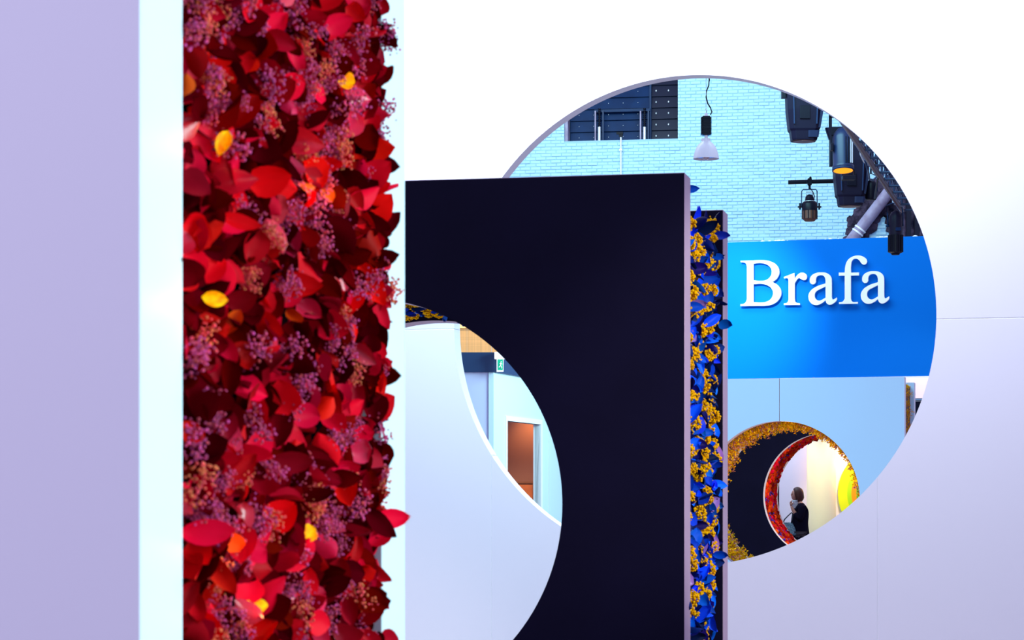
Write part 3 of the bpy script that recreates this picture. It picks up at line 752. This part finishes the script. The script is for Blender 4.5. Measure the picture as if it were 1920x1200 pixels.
m = MB(); m.box((0, -.03, zf0), (.95, .09, zf1), RM); o = m.build('fascia', M['booth_blue'], bo, bevel=.002)
m = MB(); m.box((.95, -.03, zf0), (LE, .09, zf0 + .015), RM); m.build('fascia_rail', M['blackmetal'], bo)
m = MB(); m.box((.96, -.02, zf0 + .015), (LE, .08, zf1), RM); m.build('fascia_end', M['white_edge'], bo)
m = MB(); tw = .045
m.box((L1 - tw, -.015, 0), (L1, .065, dz + tw), RM); m.box((L2, -.015, 0), (L2 + tw, .065, dz + tw), RM); m.box((L1, -.015, dz), (L2, .065, dz + tw), RM)
m.build('door_frame', M['white_edge'], bo)
Ls = along(1028); m = MB(); m.box((Ls, -.004, 0), (Ls + .015, 0, zf0 - .01), RM); m.build('joint_strip', M['booth_left'], bo)
bi = MB(); bi.box((-2.0, 3.3, 0), (1.1, 3.36, 2.7)); bi.build('back_wall', M['brown'], bo)
bi = MB(); bi.box((-2.0, .1, zf0 - .06), (.0, 3.3, zf0)); bi.build('booth_ceiling', M['brown'], bo)
lw = bpy.data.lights.new('booth_picture_lamp', 'SPOT'); lw.energy = 55; lw.color = (1, .42, .10); lw.spot_size = 1.3; lw.spot_blend = 1; lw.shadow_soft_size = .1
lo = bpy.data.objects.new('booth_picture_lamp', lw); COL.objects.link(lo); lo.location = (.30, 25.0, 2.5)
lo.rotation_euler = (Vector((.18, 25.3, 2.1)) - lo.location).to_track_quat('-Z', 'Y').to_euler()
cpt = P(953, 903, 25.1)
cb = empty('wooden_panel', (cpt.x, 25.1, 0), label='swirled brown wooden panel seen inside the booth doorway', cat='panel')
wdt = (1010 - 953) / F * 25.1
m = MB(); m.box((.02, .02, .1), (wdt, .06, cpt.z - .02)); m.build('board', M['wood'], cb)
m = MB(); m.box((0, 0, .08), (.02, .08, cpt.z)); m.box((0, 0, cpt.z - .02), (wdt, .08, cpt.z)); m.box((0, 0, 0), (wdt, .08, .1)); m.box((wdt * .8, -.01, .1), (wdt * .8 + .012, .04, cpt.z - .02)); m.build('frame', M['rust'], cb)
fp = P(981, 948, 24.6)
pl = empty('display_plinth', (fp.x, 24.6, 0), label='dark plinth under the gold figurine in the booth', cat='plinth')
m = MB(); m.box((-.09, -.09, .03), (.09, .09, fp.z - .02)); m.build('column', M['brown'], pl, bevel=.004)
m = MB(); m.box((-.1, -.1, fp.z - .02), (.1, .1, fp.z)); m.box((-.11, -.11, 0), (.11, .11, .03)); m.build('slab', M['rust'], pl)
fg = empty('gold_figurine', (fp.x, 24.6, fp.z), label='small gold figurine standing on the plinth in the booth', cat='figurine')
m = MB(); m.lathe([(.0, 0), (.035, 0), (.035, .01), (.015, .02), (.02, .04), (.03, .065), (.022, .085), (.012, .095), (0, .1)], 16); m.ball((0, 0, .112), .018, 2)
m.tube([(.02, 0, .08), (.045, 0, .1), (.04, 0, .13)], [.009, .007, .006], 8); m.tube([(-.02, 0, .08), (-.04, -.02, .06), (-.02, -.03, .05)], [.009, .007, .006], 8)
m.build('body', M['gold'], fg); m = MB(); m.cyl((0, 0, 0), (0, 0, .008), .04, n=20); m.build('base', M['gold'], fg)

# exit sign on the booth corner
ep = P(934, 697, 21.9)
ex = empty('exit_sign', (ep.x, 21.9, ep.z), label='green exit sign with arrow and figure hanging on the booth corner', cat='sign')
q = 21.9 / F
m = MB(); m.box((-3 * q, 0, 0), (10 * q, .03, 25 * q)); m.build('sign_plate', M['sign_white'], ex, bevel=.002)
m = MB(); m.box((-1 * q, -.004, 3 * q), (9 * q, -.0005, 23 * q)); gp_ = m.build('green_field', M['sign_green'], ex)
m = MB(); m.box((-7 * q, -.01, 24 * q), (14 * q, .072, 37 * q)); m.build('lamp_housing', M['sign_white'], ex, bevel=.003)
m = MB()      # running figure and arrow
m.ball((5.6 * q, -.006, 18.5 * q), 1.2 * q, 1, (1, .3, 1))
for a, b_ in (((5.2, 17), (4.6, 12)), ((5.2, 16), (7.5, 14)), ((5, 16), (2.8, 14.5)), ((4.6, 12), (6.4, 9)), ((6.4, 9), (6.2, 6)), ((4.6, 12), (3.0, 9.5)), ((3.0, 9.5), (1.2, 8.5))):
    m.tube([(a[0] * q, -.006, a[1] * q), (b_[0] * q, -.006, b_[1] * q)], .75 * q, 6)
m.build('pictogram', M['sign_white'], ex)

# gold mesh curtain behind the booth
g0 = P(836, 661, 26.6); g1 = P(957, 610, 26.6)
gm = empty('gold_mesh_screen', (g0.x - .3, 26.6, 0), label='gold wire mesh screen above and behind the booth fascia', cat='screen')
wd = g1.x - g0.x + .36; zlo = g0.z - .55; zhi = g1.z
m = MB(); m.box((0, -.03, zhi - .03), (wd, .03, zhi + .01)); m.build('top_rail', M['gold_bar'], gm)
for xq in (0.01, wd - .03):
    m = MB(); m.box((xq - .01, -.02, 0), (xq + .02, .02, zhi - .03)); m.build('post', M['gold_bar'], gm)
m = MB(); nn = int(wd / .013)
for k in range(nn): m.box((k * .013, -.004, zlo), (k * .013 + .006, .0, zhi - .03))
for k in range(int((zhi - zlo) / .013)): m.box((0, .0, zlo + k * .013), (wd, .004, zlo + k * .013 + .006))
m.build('wire_mesh', M['gold_mesh'], gm)['kind'] = 'stuff'
for k in range(4):
    m = MB(); x0 = wd * k / 4; m.box((x0 + .004, .02, zlo), (x0 + wd / 4 - .004, .03, zhi - .03)); m.build('backing_panel', M['gold_mesh'], gm)

# ------------------------------------------------------------------ pendant lamp
lp = P(1324, 298, 42.0); q = 42.0 / F
pn = empty('pendant_lamp', (lp.x, 42.0, lp.z), label='white bell-shaped industrial pendant lamp in front of the brick wall', cat='lamp')
prof = [(24.5, 0), (24.2, 2), (23, 8), (21, 15), (18, 22), (13.5, 28), (9, 32), (7, 34)]
m = MB(); m.lathe([(a * q, b * q) for a, b in prof], 40); m.lathe([((a - .8) * q, b * q) for a, b in prof[::-1]], 40); m.lathe([(24.5 * q, 0), (23.7 * q, 0)], 40)
m.build('shade', M['alu'], pn)
m = MB(); m.cyl((0, 0, 3 * q), (0, 0, 20 * q), 17 * q, 14 * q, n=28); m.ball((0, 0, 4 * q), 7 * q, 2); m.build('reflector', M['lamp_in'], pn)
m = MB(); m.cyl((0, 0, 33 * q), (0, 0, 38 * q), 8 * q, n=20); m.cyl((0, 0, 38 * q), (0, 0, 46 * q), 3.2 * q, n=12); m.ball((-7 * q, 0, 36 * q), 3 * q, 1); m.build('neck', M['alu'], pn)
m = MB(); m.box((-7 * q, -7 * q, 44 * q), (7 * q, 7 * q, 80 * q)); m.build('ballast', M['steel_brown'], pn, bevel=.008)
for k in range(13):
    m = MB(); zz = (45.5 + k * 2.6) * q; m.box((-9.5 * q, -9.5 * q, zz), (9.5 * q, 9.5 * q, zz + 1.1 * q)); m.build('cooling_fin', M['blackmetal'], pn)
m = MB(); m.cyl((0, 0, 78 * q), (0, 0, 86 * q), 5 * q, 2 * q, n=14); m.tube([(0, 0, 85 * q), (1 * q, 0, 90 * q), (-1 * q, 0, 93 * q), (0, 0, 95 * q)], 1 * q, 6); m.build('hook', M['alu'], pn)
m = MB(); m.tube([P(1324, 205, 42) - Vector((lp.x, 42, lp.z)), Vector((0, 0, 11.0 - lp.z))], .004, 5); m.build('hanging_wire', M['alu'], pn)
m = MB(); cp = [(1332, 215), (1335, 210), (1332, 202), (1327, 194), (1324, 182), (1325, 170), (1329, 160), (1330, 150), (1329, 135), (1328, 60)]
m.tube([P(a, b, 42) - Vector((lp.x, 42, lp.z)) for a, b in cp] + [Vector((0, 0, 10.99 - lp.z))], .012, 6); m.build('power_cord', M['blackmetal'], pn)

m = MB(); m.box((-6, 41.85, 11.0), (14, 42.15, 11.02)); m.box((-6, 41.99, 11.0), (14, 42.01, 11.3)); m.box((-6, 41.85, 11.3), (14, 42.15, 11.32)); m.build('trim_1', M['truss'])['kind'] = 'structure'
# ------------------------------------------------------------------ stage lights and truss
YS = 30.0; qs = YS / F
def truss(name, A, B, wdt, label, rungs, rr=.03):
    A = Vector(A); B = Vector(B); t_ = empty(name, A, label=label, cat='truss'); D = B - A; d = D.normalized()
    s = d.cross(Vector((0, 0, 1))).normalized() * wdt; up = Vector((0, 0, wdt))
    for off in (Vector(), s, up, s + up):
        m = MB(); m.cyl(off, D + off, rr, n=12); m.build('chord', M['rust'] if off.length == 0 else M['truss'], t_)
    for k in range(rungs + 1):
        p = D * (k / rungs); m = MB()
        for a, b in ((Vector(), s), (s, s + up), (s + up, up), (up, Vector())): m.cyl(p + a, p + b, rr * .45, n=6)
        if k < rungs:
            m.cyl(p, p + D / rungs + up, rr * .4, n=6); m.cyl(p + s, p + s + D / rungs + up, rr * .4, n=6)
        m.build('brace', M['truss'], t_)
    return t_
tz = EYE + (HZ - 285) / F * 26
TA = Vector(((1612 - 960) / F * 25.6, 25.6, tz)); 
Yb = (tz - EYE) * F / (HZ - 392); TB = Vector(((1690 - 960) / F * Yb, Yb, tz))
TD = (TB - TA)
truss('lighting_truss', TA - TD * .6, TB + TD * .02, .24, 'receding blue-grey lighting truss at the right rim of the big hole', 15, .034)
OVZ = EYE + (HZ - 95) * qs
OA = P(1440, 95, YS); OB = P(1760, 95, YS)
truss('lighting_truss', OA, OB, .3, 'overhead cross truss from which the moving head lights hang', 10)
def hang(o_root, top, z_from, parent):
    m = MB(); m.cyl((0, 0, z_from), (0, 0, top), .022, n=8); m.build('hanger', M['blackmetal'], parent)
def moving_head(px, pybot, Y, s, label):
    b = P(px, pybot, Y); r_ = empty('moving_head_light', b, label=label, cat='stage light', group=None); q = Y / F * s
    m = MB(); m.loft([(0, 24 * q, 22 * q), (3 * q, 25 * q, 23 * q), (18 * q, 27 * q, 25 * q), (22 * q, 30 * q, 27 * q), (60 * q, 34 * q, 30 * q), (95 * q, 35 * q, 31 * q), (125 * q, 31 * q, 28 * q), (138 * q, 20 * q, 20 * q)])
    m.build('housing', M['navy'], r_, bevel=.006)
    m = MB(); m.cyl((0, 0, -1 * q), (0, 0, 1 * q), 21 * q, n=28); m.build('lens', M['rust'], r_)
    m = MB(); m.box((-11 * q, -31.5 * q, 40 * q), (9 * q, -28 * q, 66 * q)); m.build('vent_panel', M['blackmetal'], r_, bevel=.004)
    m = MB(); m.loft([(24 * q, 3 * q, 24 * q, 28 * q, 0), (60 * q, 4 * q, 27 * q, 33 * q, 0), (95 * q, 4 * q, 27 * q, 35 * q, 0), (120 * q, 3 * q, 20 * q, 32 * q, 0)]); m.build('side_panel', M['navy2'], r_)
    m = MB(); m.loft([(5 * q, 10 * q, 3 * q, 16 * q, -23 * q), (18 * q, 11 * q, 3 * q, 17 * q, -25 * q)]); m.build('lens_hood', M['navy2'], r_)
    for sx in (-1, 1):
        m = MB(); m.loft([(30 * q, 1.2 * q, 2 * q, sx * 22 * q, -30 * q), (100 * q, 1.2 * q, 2 * q, sx * 24 * q, -33 * q)]); m.build('trim_strip', M['truss'], r_)
    for sx in (-1, 1):
        m = MB(); m.box((sx * 40 * q - 4 * q, -9 * q, 85 * q), (sx * 40 * q + 4 * q, 9 * q, 158 * q)); m.build('yoke_arm', M['blackmetal'], r_, bevel=.004)
    m = MB(); m.box((-44 * q, -12 * q, 150 * q), (44 * q, 12 * q, 168 * q)); m.build('yoke_base', M['blackmetal'], r_, bevel=.006)
    top = OVZ - b.z + .04
    m = MB(); m.cyl((0, 0, 168 * q), (0, 0, max(top, 169 * q)), .03, n=8); m.build('clamp', M['blackmetal'], r_)
    return r_
moving_head(1507, 265, 30.0, .95, 'black moving head light at the upper rim, left of the orange-lit spotlight')
moving_head(1594, 387, 30.0, .88, 'black moving head light below the orange-lit spotlight')
# spotlight with a glowing lens
b = P(1581, 320, 29.2); q = 29.2 / F * 1.1
pc = empty('lit_spotlight', b, label='black cylindrical spotlight with a glowing orange lens', cat='stage light')
m = MB(); m.lathe([(17 * q, 0), (18.5 * q, 0), (18.5 * q, 8 * q), (17 * q, 10 * q), (17 * q, 58 * q), (14 * q, 66 * q), (8 * q, 74 * q), (0, 76 * q)], 32, Matrix.Rotation(-.16, 4, 'X')); m.build('housing', M['navy2'], pc)
m = MB(); m.lathe([(16.4 * q, -.3 * q), (13 * q, 4 * q), (7 * q, 8 * q), (0, 9 * q)], 32, Matrix.Rotation(-.16, 4, 'X')); m.build('lens', M['glow'], pc)
m = MB(); m.lathe([(16.3 * q, 0), (18.8 * q, -.6 * q), (18.8 * q, 3 * q)], 32, Matrix.Rotation(-.16, 4, 'X')); m.build('lens_ring', M['truss'], pc)
for k in range(5):
    m = MB(); a = -.3 - k * .28; m.box((17 * q * math.cos(a) - .006, 17 * q * math.sin(a) - .006, 12 * q), (17 * q * math.cos(a) + .006, 17 * q * math.sin(a) + .012, 56 * q)); m.build('rib', M['steel'] if k in (1, 2) else M['blackmetal'], pc)
m = MB(); m.box((-22 * q, -.05, 34 * q), (-17 * q, .05, 46 * q)); m.build('knob', M['blackmetal'], pc, bevel=.004)
m = MB(); m.box((-22 * q, -.02, 46 * q), (-20 * q, .02, 92 * q)); m.box((20 * q, -.02, 40 * q), (22 * q, .02, 92 * q)); m.box((-22 * q, -.02, 90 * q), (22 * q, .02, 94 * q)); m.build('yoke', M['blackmetal'], pc)
m = MB(); m.cyl((0, 0, 93 * q), (0, .8, OVZ - b.z), .03, n=8); m.build('clamp', M['blackmetal'], pc)
# lens hood under the lit spotlight is part of it
m = MB(); m.box((-2 * q, -12 * q, -16 * q), (20 * q, 12 * q, -9 * q)); m.box((17 * q, -3 * q, -10 * q), (20 * q, 3 * q, 4 * q)); m.build('gel_frame', M['blackmetal'], pc, bevel=.004)
# small control box left of it
b = P(1557, 262, 30.0); q = 30 / F
cb = empty('ballast_box', b, label='small black tapered box between the two upper stage lights', cat='box')
m = MB(); m.loft([(0, 6 * q, 6 * q, 3 * q, 0), (22 * q, 10 * q, 8 * q)]); m.build('housing', M['navy'], cb, bevel=.004)
m = MB(); m.cyl((0, 0, 21 * q), (0, 0, OVZ - b.z), .02, n=8); m.build('hanger', M['blackmetal'], cb)
# horizontal bar with the small spotlight
bar = empty('lighting_bar', P(1478, 342, 30.9), label='short black horizontal pipe holding the small brown spotlight', cat='pipe')
e = P(1612, 338, 30.9) - P(1478, 342, 30.9)
m = MB(); m.cyl((0, 0, 0), e, .027, n=14); m.build('pipe', M['blackmetal'], bar)
m = MB(); m.cyl(e * .9, e * .9 + Vector((0, 0, 1.5)), .02, n=8); m.build('hanger', M['blackmetal'], bar)
b = P(1518, 415, 30.9); q = 30.9 / F
sp = empty('small_spotlight', b, label='small brown and black spotlight hanging from the horizontal bar', cat='stage light')
m = MB(); m.lathe([(0, 0), (9 * q, 0), (12 * q, 3 * q), (14 * q, 5 * q), (14 * q, 21 * q)], 12, smooth=False); m.build('barrel', M['rust'], sp)
m = MB(); m.lathe([(14.5 * q, 20 * q), (15 * q, 32 * q), (12.5 * q, 36 * q), (9 * q, 38 * q), (8 * q, 45 * q), (4 * q, 50 * q), (0, 51 * q)], 24); m.build('housing', M['blackmetal'], sp)
m = MB(); m.lathe([(10 * q, 36.5 * q), (11.5 * q, 37 * q), (10 * q, 38 * q)], 20); m.tube([(-6 * q, 0, 46 * q), (-6 * q, 0, 55 * q), (6 * q, 0, 55 * q), (6 * q, 0, 46 * q)], 1 * q, 6); m.build('rear_ring', M['steel'], sp)
for k in range(6):
    a = PI + k * PI / 5; m = MB(); m.box((14 * q * math.cos(a) - .005, 14 * q * math.sin(a) - .012, 4 * q), (14 * q * math.cos(a) + .005, 14 * q * math.sin(a) + .005, 20 * q)); m.build('fin', M['blackmetal'], sp)
for sx in (-1, 1):
    m = MB(); m.cyl((sx * 14 * q, 0, 27 * q), (sx * 22 * q, 0, 27 * q), 1.5 * q, n=8); m.cyl((sx * 18 * q, 0, 22 * q), (sx * 18 * q, 0, 34 * q), 1.8 * q, n=8); m.build('knob', M['blackmetal'], sp)
m = MB(); m.tube([(-15 * q, 0, 28 * q), (-15 * q, 0, 56 * q), (-12 * q, 0, 60 * q), (12 * q, 0, 60 * q), (14 * q, 0, 56 * q), (14 * q, 0, 28 * q)], 1.1 * q, 8); m.build('yoke', M['truss'], sp)
m = MB(); m.cyl((0, 0, 60 * q), (0, 0, 80 * q), 2.2 * q, n=8); m.box((-3.5 * q, -.04, 68 * q), (3.5 * q, .04, 80 * q)); m.ball((1.5 * q, 0, 82 * q), 2.6 * q, 1); m.build('clamp', M['blackmetal'], sp)
m = MB(); m.tube([(-7 * q, -.03, 76 * q), (-2 * q, -.03, 66 * q), (6 * q, -.03, 54 * q), (9 * q, -.03, 46 * q), (8 * q, -.03, 40 * q)], .006, 5); m.build('power_cord', M['blackmetal'], sp)
# long black spotlight under the end of the receding truss
b = P(1679, 478, TB.y - .3); q = (TB.y - .3) / F
ls = empty('long_spotlight', b, label='long black spotlight hanging below the truss in front of the blue fascia', cat='stage light')
m = MB(); m.lathe([(0, 0), (7 * q, 0), (9 * q, 3 * q), (13.5 * q, 5 * q), (13.5 * q, 36 * q), (12.5 * q, 38 * q)], 16, smooth=False); m.build('barrel', M['blackmetal'], ls)
for k in range(9):
    a = PI + k * PI / 8; m = MB(); m.box((13.5 * q * math.cos(a) - .006, 13.5 * q * math.sin(a) - .014, 5 * q), (13.5 * q * math.cos(a) + .006, 13.5 * q * math.sin(a) + .004, 37 * q)); m.build('fin', M['blackmetal'], ls)
m = MB(); m.lathe([(12.5 * q, 38 * q), (13 * q, 60 * q), (12 * q, 72 * q), (8 * q, 80 * q), (0, 84 * q)], 20); m.build('housing', M['navy'], ls)
m = MB(); m.tube([(-14 * q, 0, 54 * q), (-15 * q, 0, 76 * q), (-18 * q, 0, 92 * q), (-6 * q, 0, 97 * q), (6 * q, 0, 97 * q), (12 * q, 0, 90 * q), (14 * q, 0, 76 * q), (14 * q, 0, 54 * q)], 1.2 * q, 8); m.build('yoke', M['steel_blue'], ls)
m = MB(); m.cyl((-18 * q, 0, 54 * q), (-13 * q, 0, 54 * q), 2 * q, n=8); m.box((-2 * q, -15 * q, 44 * q), (8 * q, -13 * q, 50 * q)); m.build('knob', M['steel_blue'], ls)
m = MB(); m.cyl((0, 0, 96 * q), (0, .1, 108 * q), 3 * q, n=10); m.box((-5 * q, -.05, 97 * q), (5 * q, .05, 103 * q)); m.build('clamp', M['steel'], ls)
# dark small spotlight and cables by the truss
b = P(1633, 375, 30); q = 30 / F
bs = empty('black_spotlight', b, label='small black spotlight tangled in cables right of the lower moving head', cat='stage light')
m = MB(); m.lathe([(0, 0), (9 * q, 0), (11 * q, 3 * q), (11 * q, 30 * q), (7 * q, 36 * q), (0, 38 * q)], 16); m.build('housing', M['blackmetal'], bs)
m = MB(); m.tube([(-12 * q, 0, 16 * q), (-13 * q, 0, 44 * q), (0, 0, 50 * q), (13 * q, 0, 44 * q), (12 * q, 0, 16 * q)], 1.1 * q, 6); m.build('yoke', M['steel_blue'], bs)
m = MB(); m.cyl((0, 0, 50 * q), (0, 0, OVZ - b.z + .01), 1.6 * q, n=8); m.build('clamp', M['blackmetal'], bs)
for k, (cp, mt, lb) in enumerate((
    ([(1612, 268), (1614, 290), (1620, 303), (1627, 309), (1634, 300), (1636, 288)], 'steel', 'pale cable looping below the top of the receding truss'),
    ([(1622, 300), (1628, 322), (1630, 336), (1637, 338), (1645, 330), (1646, 315)], 'truss', 'blue-grey cable loop beside the receding truss'),
    ([(1628, 280), (1640, 300), (1648, 322), (1644, 345), (1640, 372)], 'blackmetal', 'black cable hanging from the receding truss to the small black spotlight'))):
    m = MB(); A_ = P(cp[0][0], cp[0][1], 27.0); m.tube([P(a, b_, 27.0 + .35 * i) - A_ for i, (a, b_) in enumerate(cp)], .012, 6)
    o = m.build('cable', M[mt], loc=A_); tag(o, lb, 'cable')

# ------------------------------------------------------------------ the woman
def skin(name, verts, edges, radii, mt, parent, sub=2, root=0):
    me = bpy.data.meshes.new(name); me.from_pydata(verts, edges, []); o = bpy.data.objects.new(name, me); COL.objects.link(o)
    md = o.modifiers.new('s', 'SKIN'); md.use_smooth_shade = True
    for i, rr in enumerate(radii):
        me.skin_vertices[0].data[i].radius = rr if isinstance(rr, tuple) else (rr, rr)
    me.skin_vertices[0].data[root].use_root = True
    sb = o.modifiers.new('u', 'SUBSURF'); sb.levels = sub; sb.render_levels = sub
    dg = bpy.context.evaluated_depsgraph_get(); dg.update(); me2 = bpy.data.meshes.new_from_object(o.evaluated_get(dg)); bpy.data.objects.remove(o)
    me2.materials.clear()
    for p in me2.polygons: p.use_smooth = True
    return link(name, me2, M[mt], parent)
wp = P(1499, 942, 45.45)
pw = empty('person', (wp.x, 45.45, 0), 0, label='woman with brown bob in a dark coat walking left with hand raised to her mouth', cat='person')
# body faces -x. z up. feet on the floor
V = [(0, 0, .93), (.0, 0, 1.10), (.02, 0, 1.28), (.03, 0, 1.40), (.00, 0, 1.47), (-.035, 0, 1.53),
     (.02, -.16, 1.38), (.0, -.20, 1.12), (-.13, -.13, 1.30), (-.165, -.09, 1.40),
     (.02, .16, 1.38), (.03, .20, 1.12), (-.14, .16, 1.05), (-.20, .14, 1.04),
     (.0, -.09, .86), (.03, -.09, .48), (.16, -.09, .11), (.09, -.09, .04), (.0, -.10, .03),
     (.0, .09, .86), (-.09, .09, .48), (-.15, .09, .09), (-.22, .09, .035), (-.31, .10, .03)]
E = [(0,1),(1,2),(2,3),(3,4),(4,5),(3,6),(6,7),(7,8),(8,9),(3,10),(10,11),(11,12),(12,13),(0,14),(14,15),(15,16),(16,17),(17,18),(0,19),(19,20),(20,21),(21,22),(22,23)]
RR = [(.12,.15),(.10,.13),(.115,.15),(.09,.12),(.05,.05),(.05,.05),.06,.045,.035,.026,.06,.045,.035,.026,.085,.055,.04,.035,.03,.085,.055,.04,.035,.03]
body = skin('body', V, E, RR, 'skin', pw)
# head: egg with brow, nose, chin
v, f = ICO[3]; hv = []
for p in v:
    q_ = Vector((p.x * .098, p.y * .075, p.z * .118))
    if p.x < -.3:
        if abs(p.y) < .28 and -.35 < p.z < .12: q_.x -= .020 * (1 - abs(p.y) / .28) * (1 - abs(p.z + .12) / .3)
        if -.08 < p.z < .2 and .2 < abs(p.y) < .6: q_.x += .007
        if p.z < -.6: q_.x -= .012
    hv.append(q_)
HC = Vector((-.055, 0, 1.605))
m = MB(); m.add([HC + x for x in hv], f, True)
for sy in (-1, 1): m.ball(HC + Vector((.012, sy * .075, -.005)), .022, 2, (.7, .35, 1.2))
hd = m.build('head', M['skin'], pw)
for sy in (-1, 1):
    m = MB(); m.ball(HC + Vector((-.084, sy * .030, .012)), .010, 2); m.build('eye', M['dark_eye'], hd)
m = MB(); m.ball(HC + Vector((-.092, 0, -.058)), .018, 2, (.5, 1.1, .35)); m.build('mouth', M['lips'], hd)
# hair: bob to the jaw
hv = []
for p in v:
    q_ = Vector((p.x * .118 + .018, p.y * .098, p.z * .135 + .012))
    if p.x < -.35 and p.z < .55: q_.x = max(q_.x, -.055 + .05 * min(1, (.55 - p.z)) * (1 - abs(p.y)))
    if p.z < -.2: q_.z = q_.z - .03; q_.x += .012
    if p.z < -.8: q_.z = -.145
    q_ += Vector((0, 0, .004 * noise.noise(p * 6)))
    hv.append(HC + q_)
m = MB(); m.add(hv, f, True); m.build('hair', M['hair'], pw)
# coat: a wider shell from collar to above the knee, with sleeves
CV = [(.01, 0, .62), (.01, 0, .80), (.0, 0, .98), (.0, 0, 1.12), (.03, 0, 1.28), (.035, 0, 1.39), (.01, 0, 1.46),
      (.02, -.165, 1.37), (.0, -.21, 1.12), (-.11, -.145, 1.27), (.02, .165, 1.37), (.03, .21, 1.12), (-.11, .17, 1.06)]
CE = [(0,1),(1,2),(2,3),(3,4),(4,5),(5,6),(5,7),(7,8),(8,9),(5,10),(10,11),(11,12)]
CR = [(.21,.20),(.205,.20),(.185,.185),(.175,.17),(.175,.18),(.13,.15),(.065,.07),.085,.066,.05,.085,.066,.052]
skin('coat', CV, CE, CR, 'coat', pw)
TV = [(0, 0, .9), (.0, -.09, .82), (.03, -.09, .48), (.14, -.09, .14), (.0, .09, .82), (-.09, .09, .48), (-.145, .09, .13)]
skin('trousers', TV, [(0,1),(1,2),(2,3),(0,4),(4,5),(5,6)], [(.12,.14), .10, .075, .06, .10, .075, .06], 'trouser', pw)
for (a, b_, c_) in (((.17, -.09, .06), (.09, -.09, .05), (-.02, -.10, .04)), ((-.14, .09, .05), (-.22, .09, .045), (-.33, .10, .04))):
    skin('shoe', [a, b_, c_], [(0,1),(1,2)], [(.045,.045),(.042,.045),(.035,.04)], 'shoe', pw, 2)
def hand(base, dirv, palm_n, curl, name):
    base = Vector(base); d = Vector(dirv).normalized(); n_ = Vector(palm_n).normalized(); s = d.cross(n_).normalized()
    Vh = [base - d * .02, base + d * .035, base + d * .07]; Eh = [(0, 1), (1, 2)]; Rh = [(.022, .022), (.032, .018), (.030, .015)]
    for k, (o_, l) in enumerate(((-.027, .060), (-.009, .070), (.009, .066), (.026, .052))):
        i0 = len(Vh); p = base + d * .072 + s * o_; a = .2; Vh.append(p); Rh.append((.009, .009)); Eh.append((2, i0))
        for j in range(3):
            a += curl; p = p + (d * math.cos(a) + n_ * math.sin(a)) * l * (.42 - .07 * j); Vh.append(p); Rh.append((.008 - .001 * j,) * 2); Eh.append((i0 + j, i0 + j + 1))
    i0 = len(Vh); p = base + d * .01 + s * -.03; Vh += [p, p + (d * .6 - s + n_ * .4).normalized() * .03, p + (d * 1.2 - s * .8 + n_ * .8).normalized() * .055]; Rh += [(.012,) * 2, (.010,) * 2, (.008,) * 2]; Eh += [(1, i0), (i0, i0 + 1), (i0 + 1, i0 + 2)]
    return skin(name, [tuple(x) for x in Vh], Eh, Rh, 'skin', pw, 1)
hand((-.165, -.09, 1.40), (-.1, .25, 1), (.9, .3, 0), .5, 'hand')
hand((-.185, .14, 1.045), (-.8, 0, -.35), (0, 0, -1), .75, 'hand')
# tissue held in the raised hand: crumpled sheet
m = MB(); vs = []; n = 9
for j in range(n):
    for i in range(n):
        u_, w_ = i / (n - 1) - .5, j / (n - 1) - .5; p = Vector((-.10 + u_ * .10, -.125 + .03 * noise.noise(Vector((u_ * 5, w_ * 5, 1))), 1.425 + w_ * .15))
        p.x += .03 * noise.noise(Vector((u_ * 4, w_ * 6, 4))); vs.append(p)
m.add(vs, [(j * n + i, j * n + i + 1, (j + 1) * n + i + 1, (j + 1) * n + i) for j in range(n - 1) for i in range(n - 1)], True)
o = m.build('tissue', M['tissue'], loc=(wp.x, 45.45, 0)); tag(o, "crumpled pale tissue in the woman's raised hand", 'tissue')
md = o.modifiers.new('s', 'SOLIDIFY'); md.thickness = .004
# handbag hanging from the left hand
hb = empty('handbag', (wp.x - .245, 45.45 - .12, 0), label="blue patterned handbag hanging at the woman's side", cat='handbag')
m = MB(); m.loft([(.84, .15, .06), (.87, .17, .07), (.98, .145, .055), (1.07, .10, .03), (1.085, .09, .02)], ch=.4); m.build('bag_body', M['bag'], hb, bevel=.008)
for sy in (-.025, .025):
    m = MB(); m.tube([(-.08, sy, 1.06), (-.05, sy, 1.14), (.02, sy + .02, 1.21), (.09, sy + .05, 1.27), (.11, sy + .03, 1.22), (.09, sy, 1.13), (.075, sy, 1.07)], .009, 8); m.build('strap', M['strap'], hb)
m = MB(); m.ball((0, -.03, 1.08), .012, 1); m.build('clasp', M['steel'], hb)
